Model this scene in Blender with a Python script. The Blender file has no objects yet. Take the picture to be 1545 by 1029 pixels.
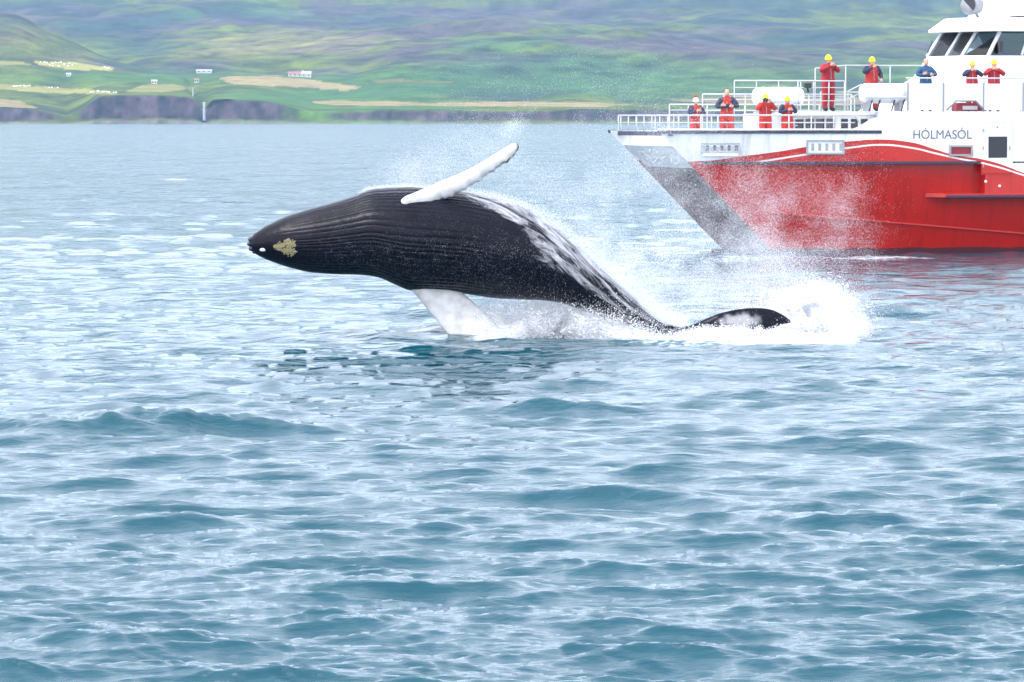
import bpy, bmesh, math, random
import numpy as np
from mathutils import Vector, Matrix

R = math.radians
sc = bpy.context.scene
col = sc.collection

# ------------------------------------------------------------------ camera
F = 6000.0            # focal length in photograph pixels (1545 wide)
CX, CY = 772.5, 514.5
HZ = 179.0            # photograph row of the true horizon
CAMH = 4.3
PITCH = math.atan((CY - HZ) / F)
cam_d = bpy.data.cameras.new('camera')
cam_d.sensor_width = 36.0
cam_d.lens = 36.0 * F / 1545.0
cam_d.clip_start = 0.5
cam_d.clip_end = 40000
cam = bpy.data.objects.new('camera', cam_d)
cam.location = (0, 0, CAMH)
cam.rotation_euler = (math.pi / 2 - PITCH, 0, 0)
col.objects.link(cam)
sc.camera = cam

# ------------------------------------------------------------------ sky, sun, exposure
SUN_EL, SUN_AZ = 52.0, 242.0        # azimuth clockwise from +Y: high on the left, a little behind the camera
w = bpy.data.worlds.new('World')
sc.world = w
w.use_nodes = True
nt = w.node_tree
bg = nt.nodes['Background']
sky = nt.nodes.new('ShaderNodeTexSky')
sky.sky_type = 'NISHITA'
sky.sun_disc = False
sky.sun_elevation = R(SUN_EL)
sky.sun_rotation = R(SUN_AZ)
sky.air_density = 1.0
sky.dust_density = 2.0
sky.ozone_density = 1.0
hs = nt.nodes.new('ShaderNodeHueSaturation')
hs.inputs['Saturation'].default_value = 0.42      # thin cloud veils the blue
nt.links.new(sky.outputs[0], hs.inputs['Color'])
veil = nt.nodes.new('ShaderNodeMix')               # even high cloud over the whole sky
veil.data_type = 'RGBA'
veil.inputs['Factor'].default_value = 0.6
veil.inputs[7].default_value = (5.5, 5.65, 6.35, 1)
nt.links.new(hs.outputs[0], veil.inputs[6])
nt.links.new(veil.outputs[2], bg.inputs[0])
bg.inputs[1].default_value = 0.15
sun_d = bpy.data.lights.new('sun', 'SUN')
sun_d.energy = 0.65
sun_d.angle = R(14)
sun_d.color = (1.0, 0.96, 0.9)
sun = bpy.data.objects.new('sun', sun_d)
az, el = R(SUN_AZ), R(SUN_EL)
sd = Vector((math.sin(az) * math.cos(el), math.cos(az) * math.cos(el), math.sin(el)))
sun.rotation_euler = sd.to_track_quat('Z', 'Y').to_euler()
sun.location = sd * 60
col.objects.link(sun)
sc.view_settings.view_transform = 'Standard'
sc.view_settings.look = 'None'
sc.view_settings.gamma = 1.0
sc.view_settings.use_curve_mapping = False
sc.view_settings.exposure = 1.82
sc.cycles.max_bounces = 8
sc.cycles.diffuse_bounces = 4
sc.cycles.glossy_bounces = 3
sc.cycles.transparent_max_bounces = 12
sc.cycles.volume_bounces = 0
sc.cycles.use_denoising = True
sc.cycles.use_adaptive_sampling = False

# ------------------------------------------------------------------ pixel <-> place
SP, CP = math.sin(PITCH), math.cos(PITCH)


def ray(u, v):
    a = (u - CX) / F
    b = (CY - v) / F
    return np.array([a, CP + b * SP, -SP + b * CP])


def at_dist(u, v, Y):
    d = ray(u, v)
    t = Y / d[1]
    return Vector((d[0] * t, Y, CAMH + d[2] * t))


def on_sea(u, v, z=0.0):
    d = ray(u, v)
    t = (z - CAMH) / d[2]
    return Vector((d[0] * t, d[1] * t, z))


def proj(X, Y, Z):
    dz = Z - CAMH
    f = Y * CP - dz * SP
    up = Y * SP + dz * CP
    return CX + F * X / f, CY - F * up / f


# ------------------------------------------------------------------ helpers
def tag(o, label=None, cat=None, group=None, kind=None):
    if label: o['label'] = label
    if cat: o['category'] = cat
    if group: o['group'] = group
    if kind: o['kind'] = kind
    return o


def empty(name, loc=(0, 0, 0), rz=0.0):
    o = bpy.data.objects.new(name, None)
    o.location = loc
    o.rotation_euler = (0, 0, rz)
    col.objects.link(o)
    return o


def link_mesh(name, me, parent=None):
    o = bpy.data.objects.new(name, me)
    col.objects.link(o)
    if parent: o.parent = parent
    return o


def np_mesh(name, verts, faces, mat, smooth=True):
    """faces: (n,k) int array"""
    verts = np.asarray(verts, dtype=np.float32)
    faces = np.asarray(faces, dtype=np.int32)
    me = bpy.data.meshes.new(name)
    n, k = faces.shape
    me.vertices.add(len(verts))
    me.vertices.foreach_set('co', verts.ravel())
    me.loops.add(n * k)
    me.loops.foreach_set('vertex_index', faces.ravel())
    me.polygons.add(n)
    me.polygons.foreach_set('loop_start', np.arange(0, n * k, k, dtype=np.int32))
    if smooth:
        me.polygons.foreach_set('use_smooth', np.ones(n, dtype=bool))
    me.update(calc_edges=True)
    if mat: me.materials.append(mat)
    return me


def attr(me, name, vals, kind='FLOAT'):
    a = me.attributes.new(name, kind, 'POINT')
    if kind == 'FLOAT':
        a.data.foreach_set('value', np.asarray(vals, dtype=np.float32).ravel())
    else:
        v = np.ones((len(me.vertices), 4), dtype=np.float32)
        v[:, :3] = vals
        a.data.foreach_set('color', v.ravel())


def grid_faces(nr, nc, wrap=False):
    i = np.arange(nr - 1)[:, None]
    j = np.arange(nc if wrap else nc - 1)[None, :]
    j2 = (j + 1) % nc
    a = i * nc + j
    b = i * nc + j2
    c = (i + 1) * nc + j2
    d = (i + 1) * nc + j
    return np.stack([a, b, c, d], -1).reshape(-1, 4)


class MB:
    """collects simple shapes into one mesh"""
    def __init__(s):
        s.v, s.f, s.m = [], [], []

    def add(s, vs, fs, m=0):
        o = len(s.v)
        s.v += [tuple(p) for p in vs]
        s.f += [tuple(i + o for i in f) for f in fs]
        s.m += [m] * len(fs)
        return s

    def box(s, a, b, m=0):
        (x0, y0, z0), (x1, y1, z1) = a, b
        vs = [(x0, y0, z0), (x1, y0, z0), (x1, y1, z0), (x0, y1, z0), (x0, y0, z1), (x1, y0, z1), (x1, y1, z1), (x0, y1, z1)]
        return s.add(vs, [(0, 3, 2, 1), (4, 5, 6, 7), (0, 1, 5, 4), (1, 2, 6, 5), (2, 3, 7, 6), (3, 0, 4, 7)], m)

    def prism(s, pts, y0, y1, m=0):
        """polygon in (x,z), counter-clockwise seen from -y, extruded in y"""
        n = len(pts)
        vs = [(p[0], y0, p[1]) for p in pts] + [(p[0], y1, p[1]) for p in pts]
        fs = [tuple(range(n)), tuple(range(2 * n - 1, n - 1, -1))]
        fs += [((i + 1) % n, i, i + n, (i + 1) % n + n) for i in range(n)]
        return s.add(vs, fs, m)

    def tube(s, pts, r, n=8, m=0, cap=True):
        pts = [Vector(p) for p in pts]
        rs = r if isinstance(r, (list, tuple)) else [r] * len(pts)
        vs, fs = [], []
        ref = None
        for i, p in enumerate(pts):
            d = (pts[min(i + 1, len(pts) - 1)] - pts[max(i - 1, 0)]).normalized()
            if ref is None:
                ref = d.orthogonal().normalized()
            ref = (ref - d * ref.dot(d)).normalized()
            b = d.cross(ref)
            for k in range(n):
                a = 2 * math.pi * k / n
                vs.append(p + (ref * math.cos(a) + b * math.sin(a)) * rs[i])
        for i in range(len(pts) - 1):
            for k in range(n):
                k2 = (k + 1) % n
                fs.append((i * n + k, i * n + k2, (i + 1) * n + k2, (i + 1) * n + k))
        if cap:
            fs.append(tuple(range(n - 1, -1, -1)))
            fs.append(tuple(range((len(pts) - 1) * n, len(pts) * n)))
        return s.add(vs, fs, m)

    def ball(s, c, r, nu=12, nv=8, m=0, zmin=-1.0):
        """ellipsoid; r is a number or (rx,ry,rz)"""
        rx, ry, rz = (r, r, r) if not isinstance(r, (tuple, list)) else r
        vs, fs = [], []
        p0 = math.asin(max(-1.0, zmin))
        for i in range(nv + 1):
            ph = p0 + (math.pi / 2 - p0) * i / nv
            for k in range(nu):
                a = 2 * math.pi * k / nu
                vs.append((c[0] + rx * math.cos(ph) * math.cos(a), c[1] + ry * math.cos(ph) * math.sin(a), c[2] + rz * math.sin(ph)))
        for i in range(nv):
            for k in range(nu):
                k2 = (k + 1) % nu
                fs.append((i * nu + k, i * nu + k2, (i + 1) * nu + k2, (i + 1) * nu + k))
        fs.append(tuple(range(nu - 1, -1, -1)))
        return s.add(vs, fs, m)

    def build(s, name, mats, parent=None, smooth=False, bevel=0.0):
        me = bpy.data.meshes.new(name)
        me.from_pydata(s.v, [], s.f)
        bm = bmesh.new()
        bm.from_mesh(me)
        for f, mi in zip(bm.faces, s.m):
            f.material_index = mi
        bmesh.ops.remove_doubles(bm, verts=bm.verts, dist=1e-5)
        bmesh.ops.recalc_face_normals(bm, faces=bm.faces)
        if bevel:
            es = [e for e in bm.edges if len(e.link_faces) == 2 and e.calc_face_angle(0) > 0.5]
            bmesh.ops.bevel(bm, geom=es, offset=bevel, segments=2, affect='EDGES', profile=0.5)
        for f in bm.faces:
            f.smooth = smooth
        bm.to_mesh(me)
        bm.free()
        for m in (mats if isinstance(mats, (list, tuple)) else [mats]):
            me.materials.append(m)
        return link_mesh(name, me, parent)


def fbm(seed, x, y, octaves=5, gain=0.5, lac=2.03):
    """value noise in numpy, about -1..1"""
    rng = np.random.RandomState(seed)
    out = np.zeros_like(x, dtype=np.float64)
    amp, tot = 1.0, 0.0
    for o in range(octaves):
        g = rng.rand(256, 256) * 2 - 1
        xx = x * lac ** o + 37.1 * o
        yy = y * lac ** o + 11.7 * o
        xi, yi = np.floor(xx).astype(int), np.floor(yy).astype(int)
        fx, fy = xx - xi, yy - yi
        fx = fx * fx * (3 - 2 * fx)
        fy = fy * fy * (3 - 2 * fy)
        a = g[xi % 256, yi % 256]; b = g[(xi + 1) % 256, yi % 256]
        c = g[xi % 256, (yi + 1) % 256]; d = g[(xi + 1) % 256, (yi + 1) % 256]
        out += amp * ((a * (1 - fx) + b * fx) * (1 - fy) + (c * (1 - fx) + d * fx) * fy)
        tot += amp
        amp *= gain
    return out / tot * 1.6


def sstep(a, b, x):
    t = np.clip((x - a) / (b - a), 0, 1)
    return t * t * (3 - 2 * t)


def nodes(name):
    m = bpy.data.materials.new(name)
    m.use_nodes = True
    return m, m.node_tree.nodes, m.node_tree.links, m.node_tree.nodes['Principled BSDF']


def material(name, c, rough=0.5, metal=0.0, vary=0.12, scale=3.0, bump=0.0, coat=0.0):
    """plain paint, cloth or metal with a little uneven tone"""
    m, N, L, p = nodes(name)
    tc = N.new('ShaderNodeTexCoord')
    nz = N.new('ShaderNodeTexNoise')
    nz.inputs['Scale'].default_value = scale
    nz.inputs['Detail'].default_value = 6
    L.new(tc.outputs['Object'], nz.inputs['Vector'])
    mr = N.new('ShaderNodeMapRange')
    mr.inputs['From Min'].default_value = 0.3
    mr.inputs['From Max'].default_value = 0.7
    mr.inputs['To Min'].default_value = 1 - vary
    mr.inputs['To Max'].default_value = 1.0
    L.new(nz.outputs['Fac'], mr.inputs['Value'])
    mx = N.new('ShaderNodeMix')
    mx.data_type = 'RGBA'
    mx.blend_type = 'MULTIPLY'
    mx.inputs['Factor'].default_value = 1.0
    mx.inputs[6].default_value = (*c, 1)
    L.new(mr.outputs[0], mx.inputs[7])
    L.new(mx.outputs[2], p.inputs['Base Color'])
    p.inputs['Roughness'].default_value = rough
    p.inputs['Metallic'].default_value = metal
    p.inputs['Coat Weight'].default_value = coat
    if bump:
        b = N.new('ShaderNodeBump')
        b.inputs['Strength'].default_value = bump
        b.inputs['Distance'].default_value = 0.02
        L.new(nz.outputs['Fac'], b.inputs['Height'])
        L.new(b.outputs[0], p.inputs['Normal'])
    return m


M = {}
M['white'] = material('white_paint', (0.80, 0.81, 0.83), 0.35, vary=0.08, scale=1.2)
M['white_dull'] = material('white_gelcoat', (0.72, 0.73, 0.75), 0.5, vary=0.15, scale=4)
M['rail'] = material('rail_white', (0.50, 0.51, 0.53), 0.3, vary=0.1, scale=6)
M['navy'] = material('navy_rubber', (0.03, 0.035, 0.07), 0.6)
M['grey'] = material('grey_metal', (0.32, 0.33, 0.35), 0.4, metal=0.4)
M['dark'] = material('dark_plastic', (0.02, 0.022, 0.03), 0.4)
M['deck'] = material('grey_deck', (0.36, 0.37, 0.38), 0.7)
M['redpaint'] = material('red_paint', (0.48, 0.011, 0.006), 0.3, vary=0.15, scale=1.0)
M['vent'] = material('vent_grey', (0.30, 0.32, 0.36), 0.5)
M['letter'] = material('letter_grey', (0.14, 0.14, 0.17), 0.5)
M['suit'] = material('red_suit', (0.45, 0.022, 0.015), 0.75, vary=0.3, scale=14, bump=0.3)
M['suitdark'] = material('dark_red_suit', (0.36, 0.012, 0.022), 0.75, vary=0.3, scale=14, bump=0.3)
M['sleeve'] = material('navy_cloth', (0.025, 0.03, 0.075), 0.8, vary=0.3, scale=14)
M['blue'] = material('blue_jacket', (0.02, 0.08, 0.18), 0.75, vary=0.3, scale=14, bump=0.3)
M['skin'] = material('skin', (0.55, 0.32, 0.23), 0.55, vary=0.1, scale=20)
M['hair'] = material('dark_hair', (0.03, 0.02, 0.015), 0.6, vary=0.4, scale=40)
M['hairgrey'] = material('fair_hair', (0.25, 0.19, 0.14), 0.6, vary=0.4, scale=40)
M['yellow'] = material('yellow_knit', (0.72, 0.80, 0.03), 0.8, vary=0.15, scale=30)
M['whiteknit'] = material('white_knit', (0.8, 0.8, 0.8), 0.9, vary=0.1, scale=30)
M['boot'] = material('black_boot', (0.015, 0.015, 0.015), 0.6)
M['bale'] = material('white_bale_wrap', (0.85, 0.85, 0.87), 0.4)
M['farmwall'] = material('farm_wall_white', (0.58, 0.58, 0.57), 0.7)
M['farmroof'] = material('farm_roof_grey', (0.42, 0.40, 0.40), 0.6)
M['redroof'] = material('farm_roof_red', (0.35, 0.12, 0.10), 0.6)
M['fall'] = material('falling_water', (0.42, 0.44, 0.48), 0.4)
M['seat'] = material('dark_red_seat', (0.25, 0.02, 0.03), 0.6)


def glass_mat():
    m, N, L, p = nodes('window_glass')
    N.remove(p)
    out = N['Material Output']
    tr = N.new('ShaderNodeBsdfTransparent')
    tr.inputs[0].default_value = (0.50, 0.62, 0.66, 1)
    gl = N.new('ShaderNodeBsdfGlossy')
    gl.inputs['Roughness'].default_value = 0.03
    fr = N.new('ShaderNodeFresnel')
    fr.inputs['IOR'].default_value = 1.5
    mx = N.new('ShaderNodeMixShader')
    L.new(fr.outputs[0], mx.inputs[0])
    L.new(tr.outputs[0], mx.inputs[1])
    L.new(gl.outputs[0], mx.inputs[2])
    L.new(mx.outputs[0], out.inputs['Surface'])
    return m


M['glass'] = glass_mat()

# ================================================================== SEA
def band(seed, L, N, lmin, lmax, lpeak, rms, spread, wind):
    """random directional wave patch of L metres; height and two chop fields"""
    rng = np.random.RandomState(seed)
    k = np.fft.fftfreq(N, d=L / N) * 2 * np.pi
    kx, ky = np.meshgrid(k, k, indexing='ij')
    kk = np.hypot(kx, ky) + 1e-9
    lam = 2 * np.pi / kk
    ang = np.arctan2(ky, kx) - wind
    direc = 0.05 + np.abs(np.cos(ang)) ** spread
    amp = (lam / lpeak) ** 1.9 * np.exp(-0.75 * (lam / lpeak) ** 2.2) * direc
    amp *= sstep(lmin * 0.8, lmin * 1.2, lam) * (1 - sstep(lmax * 0.85, lmax * 1.2, lam))
    amp[0, 0] = 0
    ph = rng.normal(size=(N, N)) + 1j * rng.normal(size=(N, N))
    H = ph * amp
    h = np.fft.ifft2(H).real
    s = rms / h.std()
    dx = np.fft.ifft2(1j * kx / kk * H).real * s
    dy = np.fft.ifft2(1j * ky / kk * H).real * s
    return h * s, dx, dy, L


def sample(t, x, y, L):
    N = t.shape[0]
    fx, fy = x / L * N, y / L * N
    i, j = np.floor(fx).astype(int), np.floor(fy).astype(int)
    a, b = fx - i, fy - j
    i0, i1, j0, j1 = i % N, (i + 1) % N, j % N, (j + 1) % N
    return (t[i0, j0] * (1 - a) + t[i1, j0] * a) * (1 - b) + (t[i0, j1] * (1 - a) + t[i1, j1] * a) * b


WIND = R(78)
BA = band(3, 173.0, 1024, 1.2, 14.0, 2.9, 0.037, 3.2, WIND)
BB = band(5, 33.0, 512, 0.34, 1.5, 0.80, 0.0185, 4.5, WIND + 0.25)
BC = band(8, 7.3, 512, 0.10, 0.50, 0.30, 0.0080, 4.0, WIND - 0.05)

# single crests the photograph shows: (u, v of the crest, length m, height m, skew)
CRESTS = [(1420, 474, 4.5, 0.30, 0.05), (1500, 455, 3.0, 0.2, 0.0), (200, 655, 4.2, 0.56, 0.10), (40, 668, 2.0, 0.16, 0.0), (330, 640, 1.6, 0.16, -0.1), (640, 511, 4.2, 0.26, 0.0), (690, 507, 1.5, 0.18, 0.0),
          (330, 897, 1.2, 0.12, 0.1), (590, 893, 1.5, 0.17, -0.05), (1190, 788, 1.9, 0.17, 0.08), (330, 552, 1.5, 0.18, 0.0),
          (860, 622, 1.6, 0.16, 0.0), (1150, 545, 3.0, 0.16, 0.0), (180, 975, 1.0, 0.10, 0.0), (560, 562, 1.4, 0.14, 0.0),
          (1230, 935, 1.1, 0.10, 0.0), (985, 552, 1.4, 0.13, 0.0), (1400, 960, 1.0, 0.09, 0.0), (600, 765, 1.2, 0.12, 0.0)]


def sea_height(X, Y, sp):
    """sp = local sampling distance; fine waves fade where they can no longer be seen singly"""
    aB = 1 - 0.75 * sstep(0.22, 0.7, sp)
    aC = 1 - 1.0 * sstep(0.045, 0.16, sp)
    aA = 1.0
    gust = 0.75 + 0.5 * np.clip(fbm(77, X / 17.0, Y / 23.0, 3) * 0.5 + 0.5, 0, 1)
    h = sample(BA[0], X, Y, BA[3]) * aA
    h = h + sample(BB[0], X, Y, BB[3]) * aB * gust
    h = h + sample(BC[0], X, Y, BC[3]) * aC * gust
    dx = 1.35 * sample(BA[1], X, Y, BA[3]) * aA + 1.0 * sample(BB[1], X, Y, BB[3]) * aB
    dy = 1.35 * sample(BA[2], X, Y, BA[3]) * aA + 1.0 * sample(BB[2], X, Y, BB[3]) * aB
    for (u, v, ln, ht, sk) in CRESTS:
        c = on_sea(u, v)
        rx, ry = X - c.x, Y - c.y
        ry = ry - sk * rx - 0.12 * np.sin(rx * 2.3 / ln + u)
        wv = 0.42 * ln ** 0.5
        sh = np.where(ry < 0, np.exp(-(ry / (wv * 0.55)) ** 2), np.exp(-(ry / (wv * 1.7)) ** 2))
        h = h + 0.5 * ht * np.exp(-(rx / (ln * 0.62)) ** 2) * sh * (1 + 0.4 * fbm(int(u) + 5, X / 0.5, Y / 0.35, 3))
    return h, dx, dy


def sea_material():
    m, N, L, p = nodes('sea_water')
    p.inputs['Base Color'].default_value = (0.002, 0.055, 0.080, 1)
    p.inputs['IOR'].default_value = 1.34
    p.inputs['Roughness'].default_value = 0.07
    tc = N.new('ShaderNodeTexCoord')
    mp = N.new('ShaderNodeMapping')
    mp.inputs['Scale'].default_value = (0.5, 1.25, 1.0)
    L.new(tc.outputs['Object'], mp.inputs[0])
    n1 = N.new('ShaderNodeTexNoise')
    n1.inputs['Scale'].default_value = 8.0
    n1.inputs['Detail'].default_value = 7
    n1.inputs['Roughness'].default_value = 0.6
    L.new(mp.outputs[0], n1.inputs['Vector'])
    b = N.new('ShaderNodeBump')
    b.inputs['Strength'].default_value = 0.6
    b.inputs['Distance'].default_value = 0.03
    L.new(n1.outputs['Fac'], b.inputs['Height'])
    # waves too far off to be meshed singly
    fw = N.new('ShaderNodeAttribute'); fw.attribute_name = 'far'
    mp0 = N.new('ShaderNodeMapping'); mp0.inputs['Scale'].default_value = (0.12, 0.03, 1.0)
    L.new(tc.outputs['Object'], mp0.inputs[0])
    n0 = N.new('ShaderNodeTexNoise'); n0.inputs['Scale'].default_value = 1.0; n0.inputs['Detail'].default_value = 5; n0.inputs['Roughness'].default_value = 0.52
    L.new(mp0.outputs[0], n0.inputs['Vector'])
    b0 = N.new('ShaderNodeBump'); b0.inputs['Distance'].default_value = 12.0
    L.new(fw.outputs['Fac'], b0.inputs['Strength']); L.new(n0.outputs['Fac'], b0.inputs['Height'])
    md_ = N.new('ShaderNodeAttribute'); md_.attribute_name = 'mid'
    mp2 = N.new('ShaderNodeMapping'); mp2.inputs['Scale'].default_value = (1.0, 1.7, 1.0); mp2.inputs['Rotation'].default_value = (0, 0, 0.16)
    L.new(tc.outputs['Object'], mp2.inputs[0])
    nm = N.new('ShaderNodeTexNoise'); nm.inputs['Scale'].default_value = 0.9; nm.inputs['Detail'].default_value = 4; nm.inputs['Roughness'].default_value = 0.5
    L.new(mp2.outputs[0], nm.inputs['Vector'])
    bm2 = N.new('ShaderNodeBump'); bm2.inputs['Distance'].default_value = 0.22
    L.new(md_.outputs['Fac'], bm2.inputs['Strength']); L.new(nm.outputs['Fac'], bm2.inputs['Height'])
    L.new(b0.outputs[0], bm2.inputs['Normal'])
    L.new(bm2.outputs[0], b.inputs['Normal'])
    ro = N.new('ShaderNodeMapRange'); ro.inputs['From Min'].default_value = 0.05; ro.inputs['From Max'].default_value = 0.8
    ro.inputs['To Min'].default_value = 0.06; ro.inputs['To Max'].default_value = 0.13
    L.new(fw.outputs['Fac'], ro.inputs['Value']); L.new(ro.outputs[0], p.inputs['Roughness'])
    L.new(b.outputs[0], p.inputs['Normal'])
    # broken foam where the wave breaks
    fa = N.new('ShaderNodeAttribute')
    fa.attribute_name = 'foam'
    n2 = N.new('ShaderNodeTexNoise')
    n2.inputs['Scale'].default_value = 9.0
    n2.inputs['Detail'].default_value = 8
    n2.inputs['Roughness'].default_value = 0.7
    L.new(mp.outputs[0], n2.inputs['Vector'])
    ad = N.new('ShaderNodeMath'); ad.operation = 'ADD'
    L.new(fa.outputs['Fac'], ad.inputs[0]); L.new(n2.outputs['Fac'], ad.inputs[1])
    mr = N.new('ShaderNodeMapRange')
    mr.inputs['From Min'].default_value = 0.92
    mr.inputs['From Max'].default_value = 1.12
    L.new(ad.outputs[0], mr.inputs['Value'])
    fo = N.new('ShaderNodeBsdfDiffuse')
    fo.inputs['Color'].default_value = (0.70, 0.76, 0.80, 1)
    mx = N.new('ShaderNodeMixShader')
    L.new(mr.outputs[0], mx.inputs[0])
    L.new(p.outputs[0], mx.inputs[1]); L.new(fo.outputs[0], mx.inputs[2])
    L.new(mx.outputs[0], N['Material Output'].inputs['Surface'])
    return m


def build_sea():
    us = np.concatenate([np.linspace(-4200, -770, 50), np.linspace(-750, -260, 70), np.linspace(-250, -52, 50), np.arange(-50, 1600, 1.75),
                         np.linspace(1605, 1800, 50), np.linspace(1810, 2300, 70), np.linspace(2330, 5700, 50)])
    vs = np.concatenate([np.linspace(9000, 1300, 30), np.linspace(1250, 1062, 40), np.arange(1060, 186.0, -1.32),
                         np.array([185.5, 185, 184.6, 184.3])])
    d = CAMH / (vs - HZ) * F
    U, D = np.meshgrid((us - CX) / F, d)
    X, Y = U * D, D
    sp = np.gradient(d)[:, None] * np.ones_like(X)
    sp = np.abs(sp)
    h, dx, dy = sea_height(X, Y, sp)
    # how strongly the crest is squeezed: breaking foam
    gy = np.gradient(dy, axis=0) / (np.gradient(Y, axis=0) + 1e-9)
    foam = np.clip((-gy - 0.62) * 2.0, 0, 0.45) * (sp < 0.22)
    cov = fbm(21, X / 3.5, Y / 5.0, 4)
    foam = foam * (cov > 0.15)

    def patch(u, v, su, sv, a):
        c = on_sea(u, v)
        c2 = on_sea(u, v + sv)
        ss = abs(c2.y - c.y)
        return a * np.exp(-((X - c.x) / (su * c.y / F)) ** 2 - ((Y - c.y) / ss) ** 2)
    for a in [(275, 631, 30, 3, 0.5), (268, 270, 45, 2.0, 0.56), (865, 622, 18, 2.5, 0.45), (205, 217, 30, 1.5, 0.5), (620, 345, 20, 2, 0.5),
              (880, 500, 150, 15, 0.55), (1080, 512, 160, 14, 0.60), (1240, 500, 70, 20, 0.62), (740, 512, 60, 6, 0.5),
              (1330, 389.5, 240, 3, 0.50), (1100, 395, 90, 8, 0.40), (1040, 470, 260, 40, 0.30), (1000, 203, 60, 1.5, 0.5), (30, 262, 16, 1.5, 0.5)]:
        foam = foam + patch(*a)
    P = np.stack([X + dx, Y + dy, h], -1).reshape(-1, 3)
    me = np_mesh('sea', P, grid_faces(*X.shape), sea_material())
    attr(me, 'foam', np.clip(foam, 0, 1))
    attr(me, 'mid', 0.12 + 0.85 * sstep(0.04, 0.30, sp))
    attr(me, 'far', 0.05 + 0.75 * sstep(0.25, 3.0, sp))
    o = link_mesh('sea', me)
    tag(o, kind='structure')
    return o


build_sea()

# ================================================================== FAR SHORE
SHORE = 3225.0


def in_poly(px, py, poly):
    inside = np.zeros(px.shape, bool)
    n = len(poly)
    for i in range(n):
        (x0, y0), (x1, y1) = poly[i], poly[(i + 1) % n]
        c = (y0 > py) != (y1 > py)
        xi = (x1 - x0) * (py - y0) / ((y1 - y0) if y1 != y0 else 1e-9) + x0
        inside ^= c & (px < xi)
    return inside


# row of the cliff top along the shore, and how rocky the shore is there
CT_U = [-900, -100, 0, 60, 84, 100, 132, 150, 230, 285, 300, 305, 312, 320, 345, 400, 430, 470, 520, 600, 760, 900, 1100, 1700, 2500]
CT_V = [160, 162, 161, 165, 170, 174, 158, 144, 142, 145, 152, 157, 157, 150, 149, 152, 158, 168, 168, 165, 166, 164, 165, 160, 160]
RK_V = [1, 1, 1, .9, .7, .2, .7, 1, 1, 1, 1, 1, 1, 1, 1, .9, .5, .12, .7, .9, .9, .7, .7, .8, .8]


def smooth_interp(x, xs, ys, n=31):
    g = np.arange(-3400, 5000, 2.0)
    y = np.interp(g, xs, ys)
    y = np.convolve(np.pad(y, n // 2, mode='edge'), np.hanning(n + 2)[1:-1] / np.hanning(n + 2).sum(), 'valid')
    return np.interp(x, g, y)


def terrain_height(U, D):
    """height of the land at direction U (photograph column) and distance D"""
    X = (U - CX) / F * D
    zc = 4.3 + SHORE * (HZ - smooth_interp(U, CT_U, CT_V, 9)) / F
    d0 = D - SHORE
    zf = zc + (26.0 - zc) * sstep(70, 700, d0)
    t = np.clip(d0 / 45.0, 0, 1)
    cliff = zf * (0.16 * sstep(0, 0.25, t) + 0.84 * sstep(0.25, 0.85, t))
    # rising farm land, moor and mountain
    ang = np.interp(D, [SHORE + 45, 3500, 3900, 4300, 4700, 5400, 6500, 8200, 9800], [149, 140, 108, 84, 55, 2, -110, -330, -330])
    zb = 4.3 + D * (HZ - ang) / F
    land = np.where(d0 > 40, np.maximum(zb - (4.3 + (SHORE + 45) * (HZ - 149.0) / F), 0), 0) 
    k = sstep(0, 900, d0)
    und = fbm(11, X / 300.0, D / 520.0, 5) * 20 * k + fbm(12, X / 110.0, D / 190.0, 4) * 3.6 * sstep(30, 500, d0)
    und = und + fbm(15, X / 900.0, D / 1500.0, 3) * 26 * sstep(700, 2200, d0)
    z = cliff + land * 0.93 + und
    # spur on the left
    cr = smooth_interp(U, [-900, -200, -60, 0, 35, 60, 100, 150, 190, 230, 262, 300], [150, 25, 18, 19, 24, 42, 58, 82, 98, 110, 117, 150])
    top = 4.3 + 4150 * (HZ - cr) / F
    prof = np.where(D < 4150, np.exp(-((D - 4150) / 330.0) ** 2), np.exp(-((D - 4150) / 260.0) ** 2))
    base = z
    spur = (top - base + fbm(19, X / 60.0, D / 80.0, 3) * 2.0) * prof
    z = z + np.maximum(spur, 0)
    # gully of the waterfalls
    gx = (U - (305 - 18 * sstep(0, 500, d0))) / 7.0
    z = z - 7.0 * np.exp(-gx ** 2) * (1 - sstep(350, 700, d0)) * sstep(0, 30, d0)
    return z


def terrain_material():
    m, N, L, p = nodes('hillside_ground')
    a = N.new('ShaderNodeAttribute'); a.attribute_name = 'ground'
    tc = N.new('ShaderNodeTexCoord')
    nz = N.new('ShaderNodeTexNoise')
    nz.inputs['Scale'].default_value = 0.045
    nz.inputs['Detail'].default_value = 8
    nz.inputs['Roughness'].default_value = 0.65
    L.new(tc.outputs['Object'], nz.inputs['Vector'])
    mr = N.new('ShaderNodeMapRange')
    mr.inputs['From Min'].default_value = 0.3; mr.inputs['From Max'].default_value = 0.7
    mr.inputs['To Min'].default_value = 0.62; mr.inputs['To Max'].default_value = 1.3
    L.new(nz.outputs['Fac'], mr.inputs['Value'])
    mx = N.new('ShaderNodeMix'); mx.data_type = 'RGBA'; mx.blend_type = 'MULTIPLY'
    mx.inputs['Factor'].default_value = 1
    L.new(a.outputs['Color'], mx.inputs[6]); L.new(mr.outputs[0], mx.inputs[7])
    L.new(mx.outputs[2], p.inputs['Base Color'])
    p.inputs['Roughness'].default_value = 0.95
    p.inputs['Specular IOR Level'].default_value = 0.1
    b = N.new('ShaderNodeBump')
    b.inputs['Strength'].default_value = 0.6; b.inputs['Distance'].default_value = 6.0
    L.new(nz.outputs['Fac'], b.inputs['Height']); L.new(b.outputs[0], p.inputs['Normal'])
    return m


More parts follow.
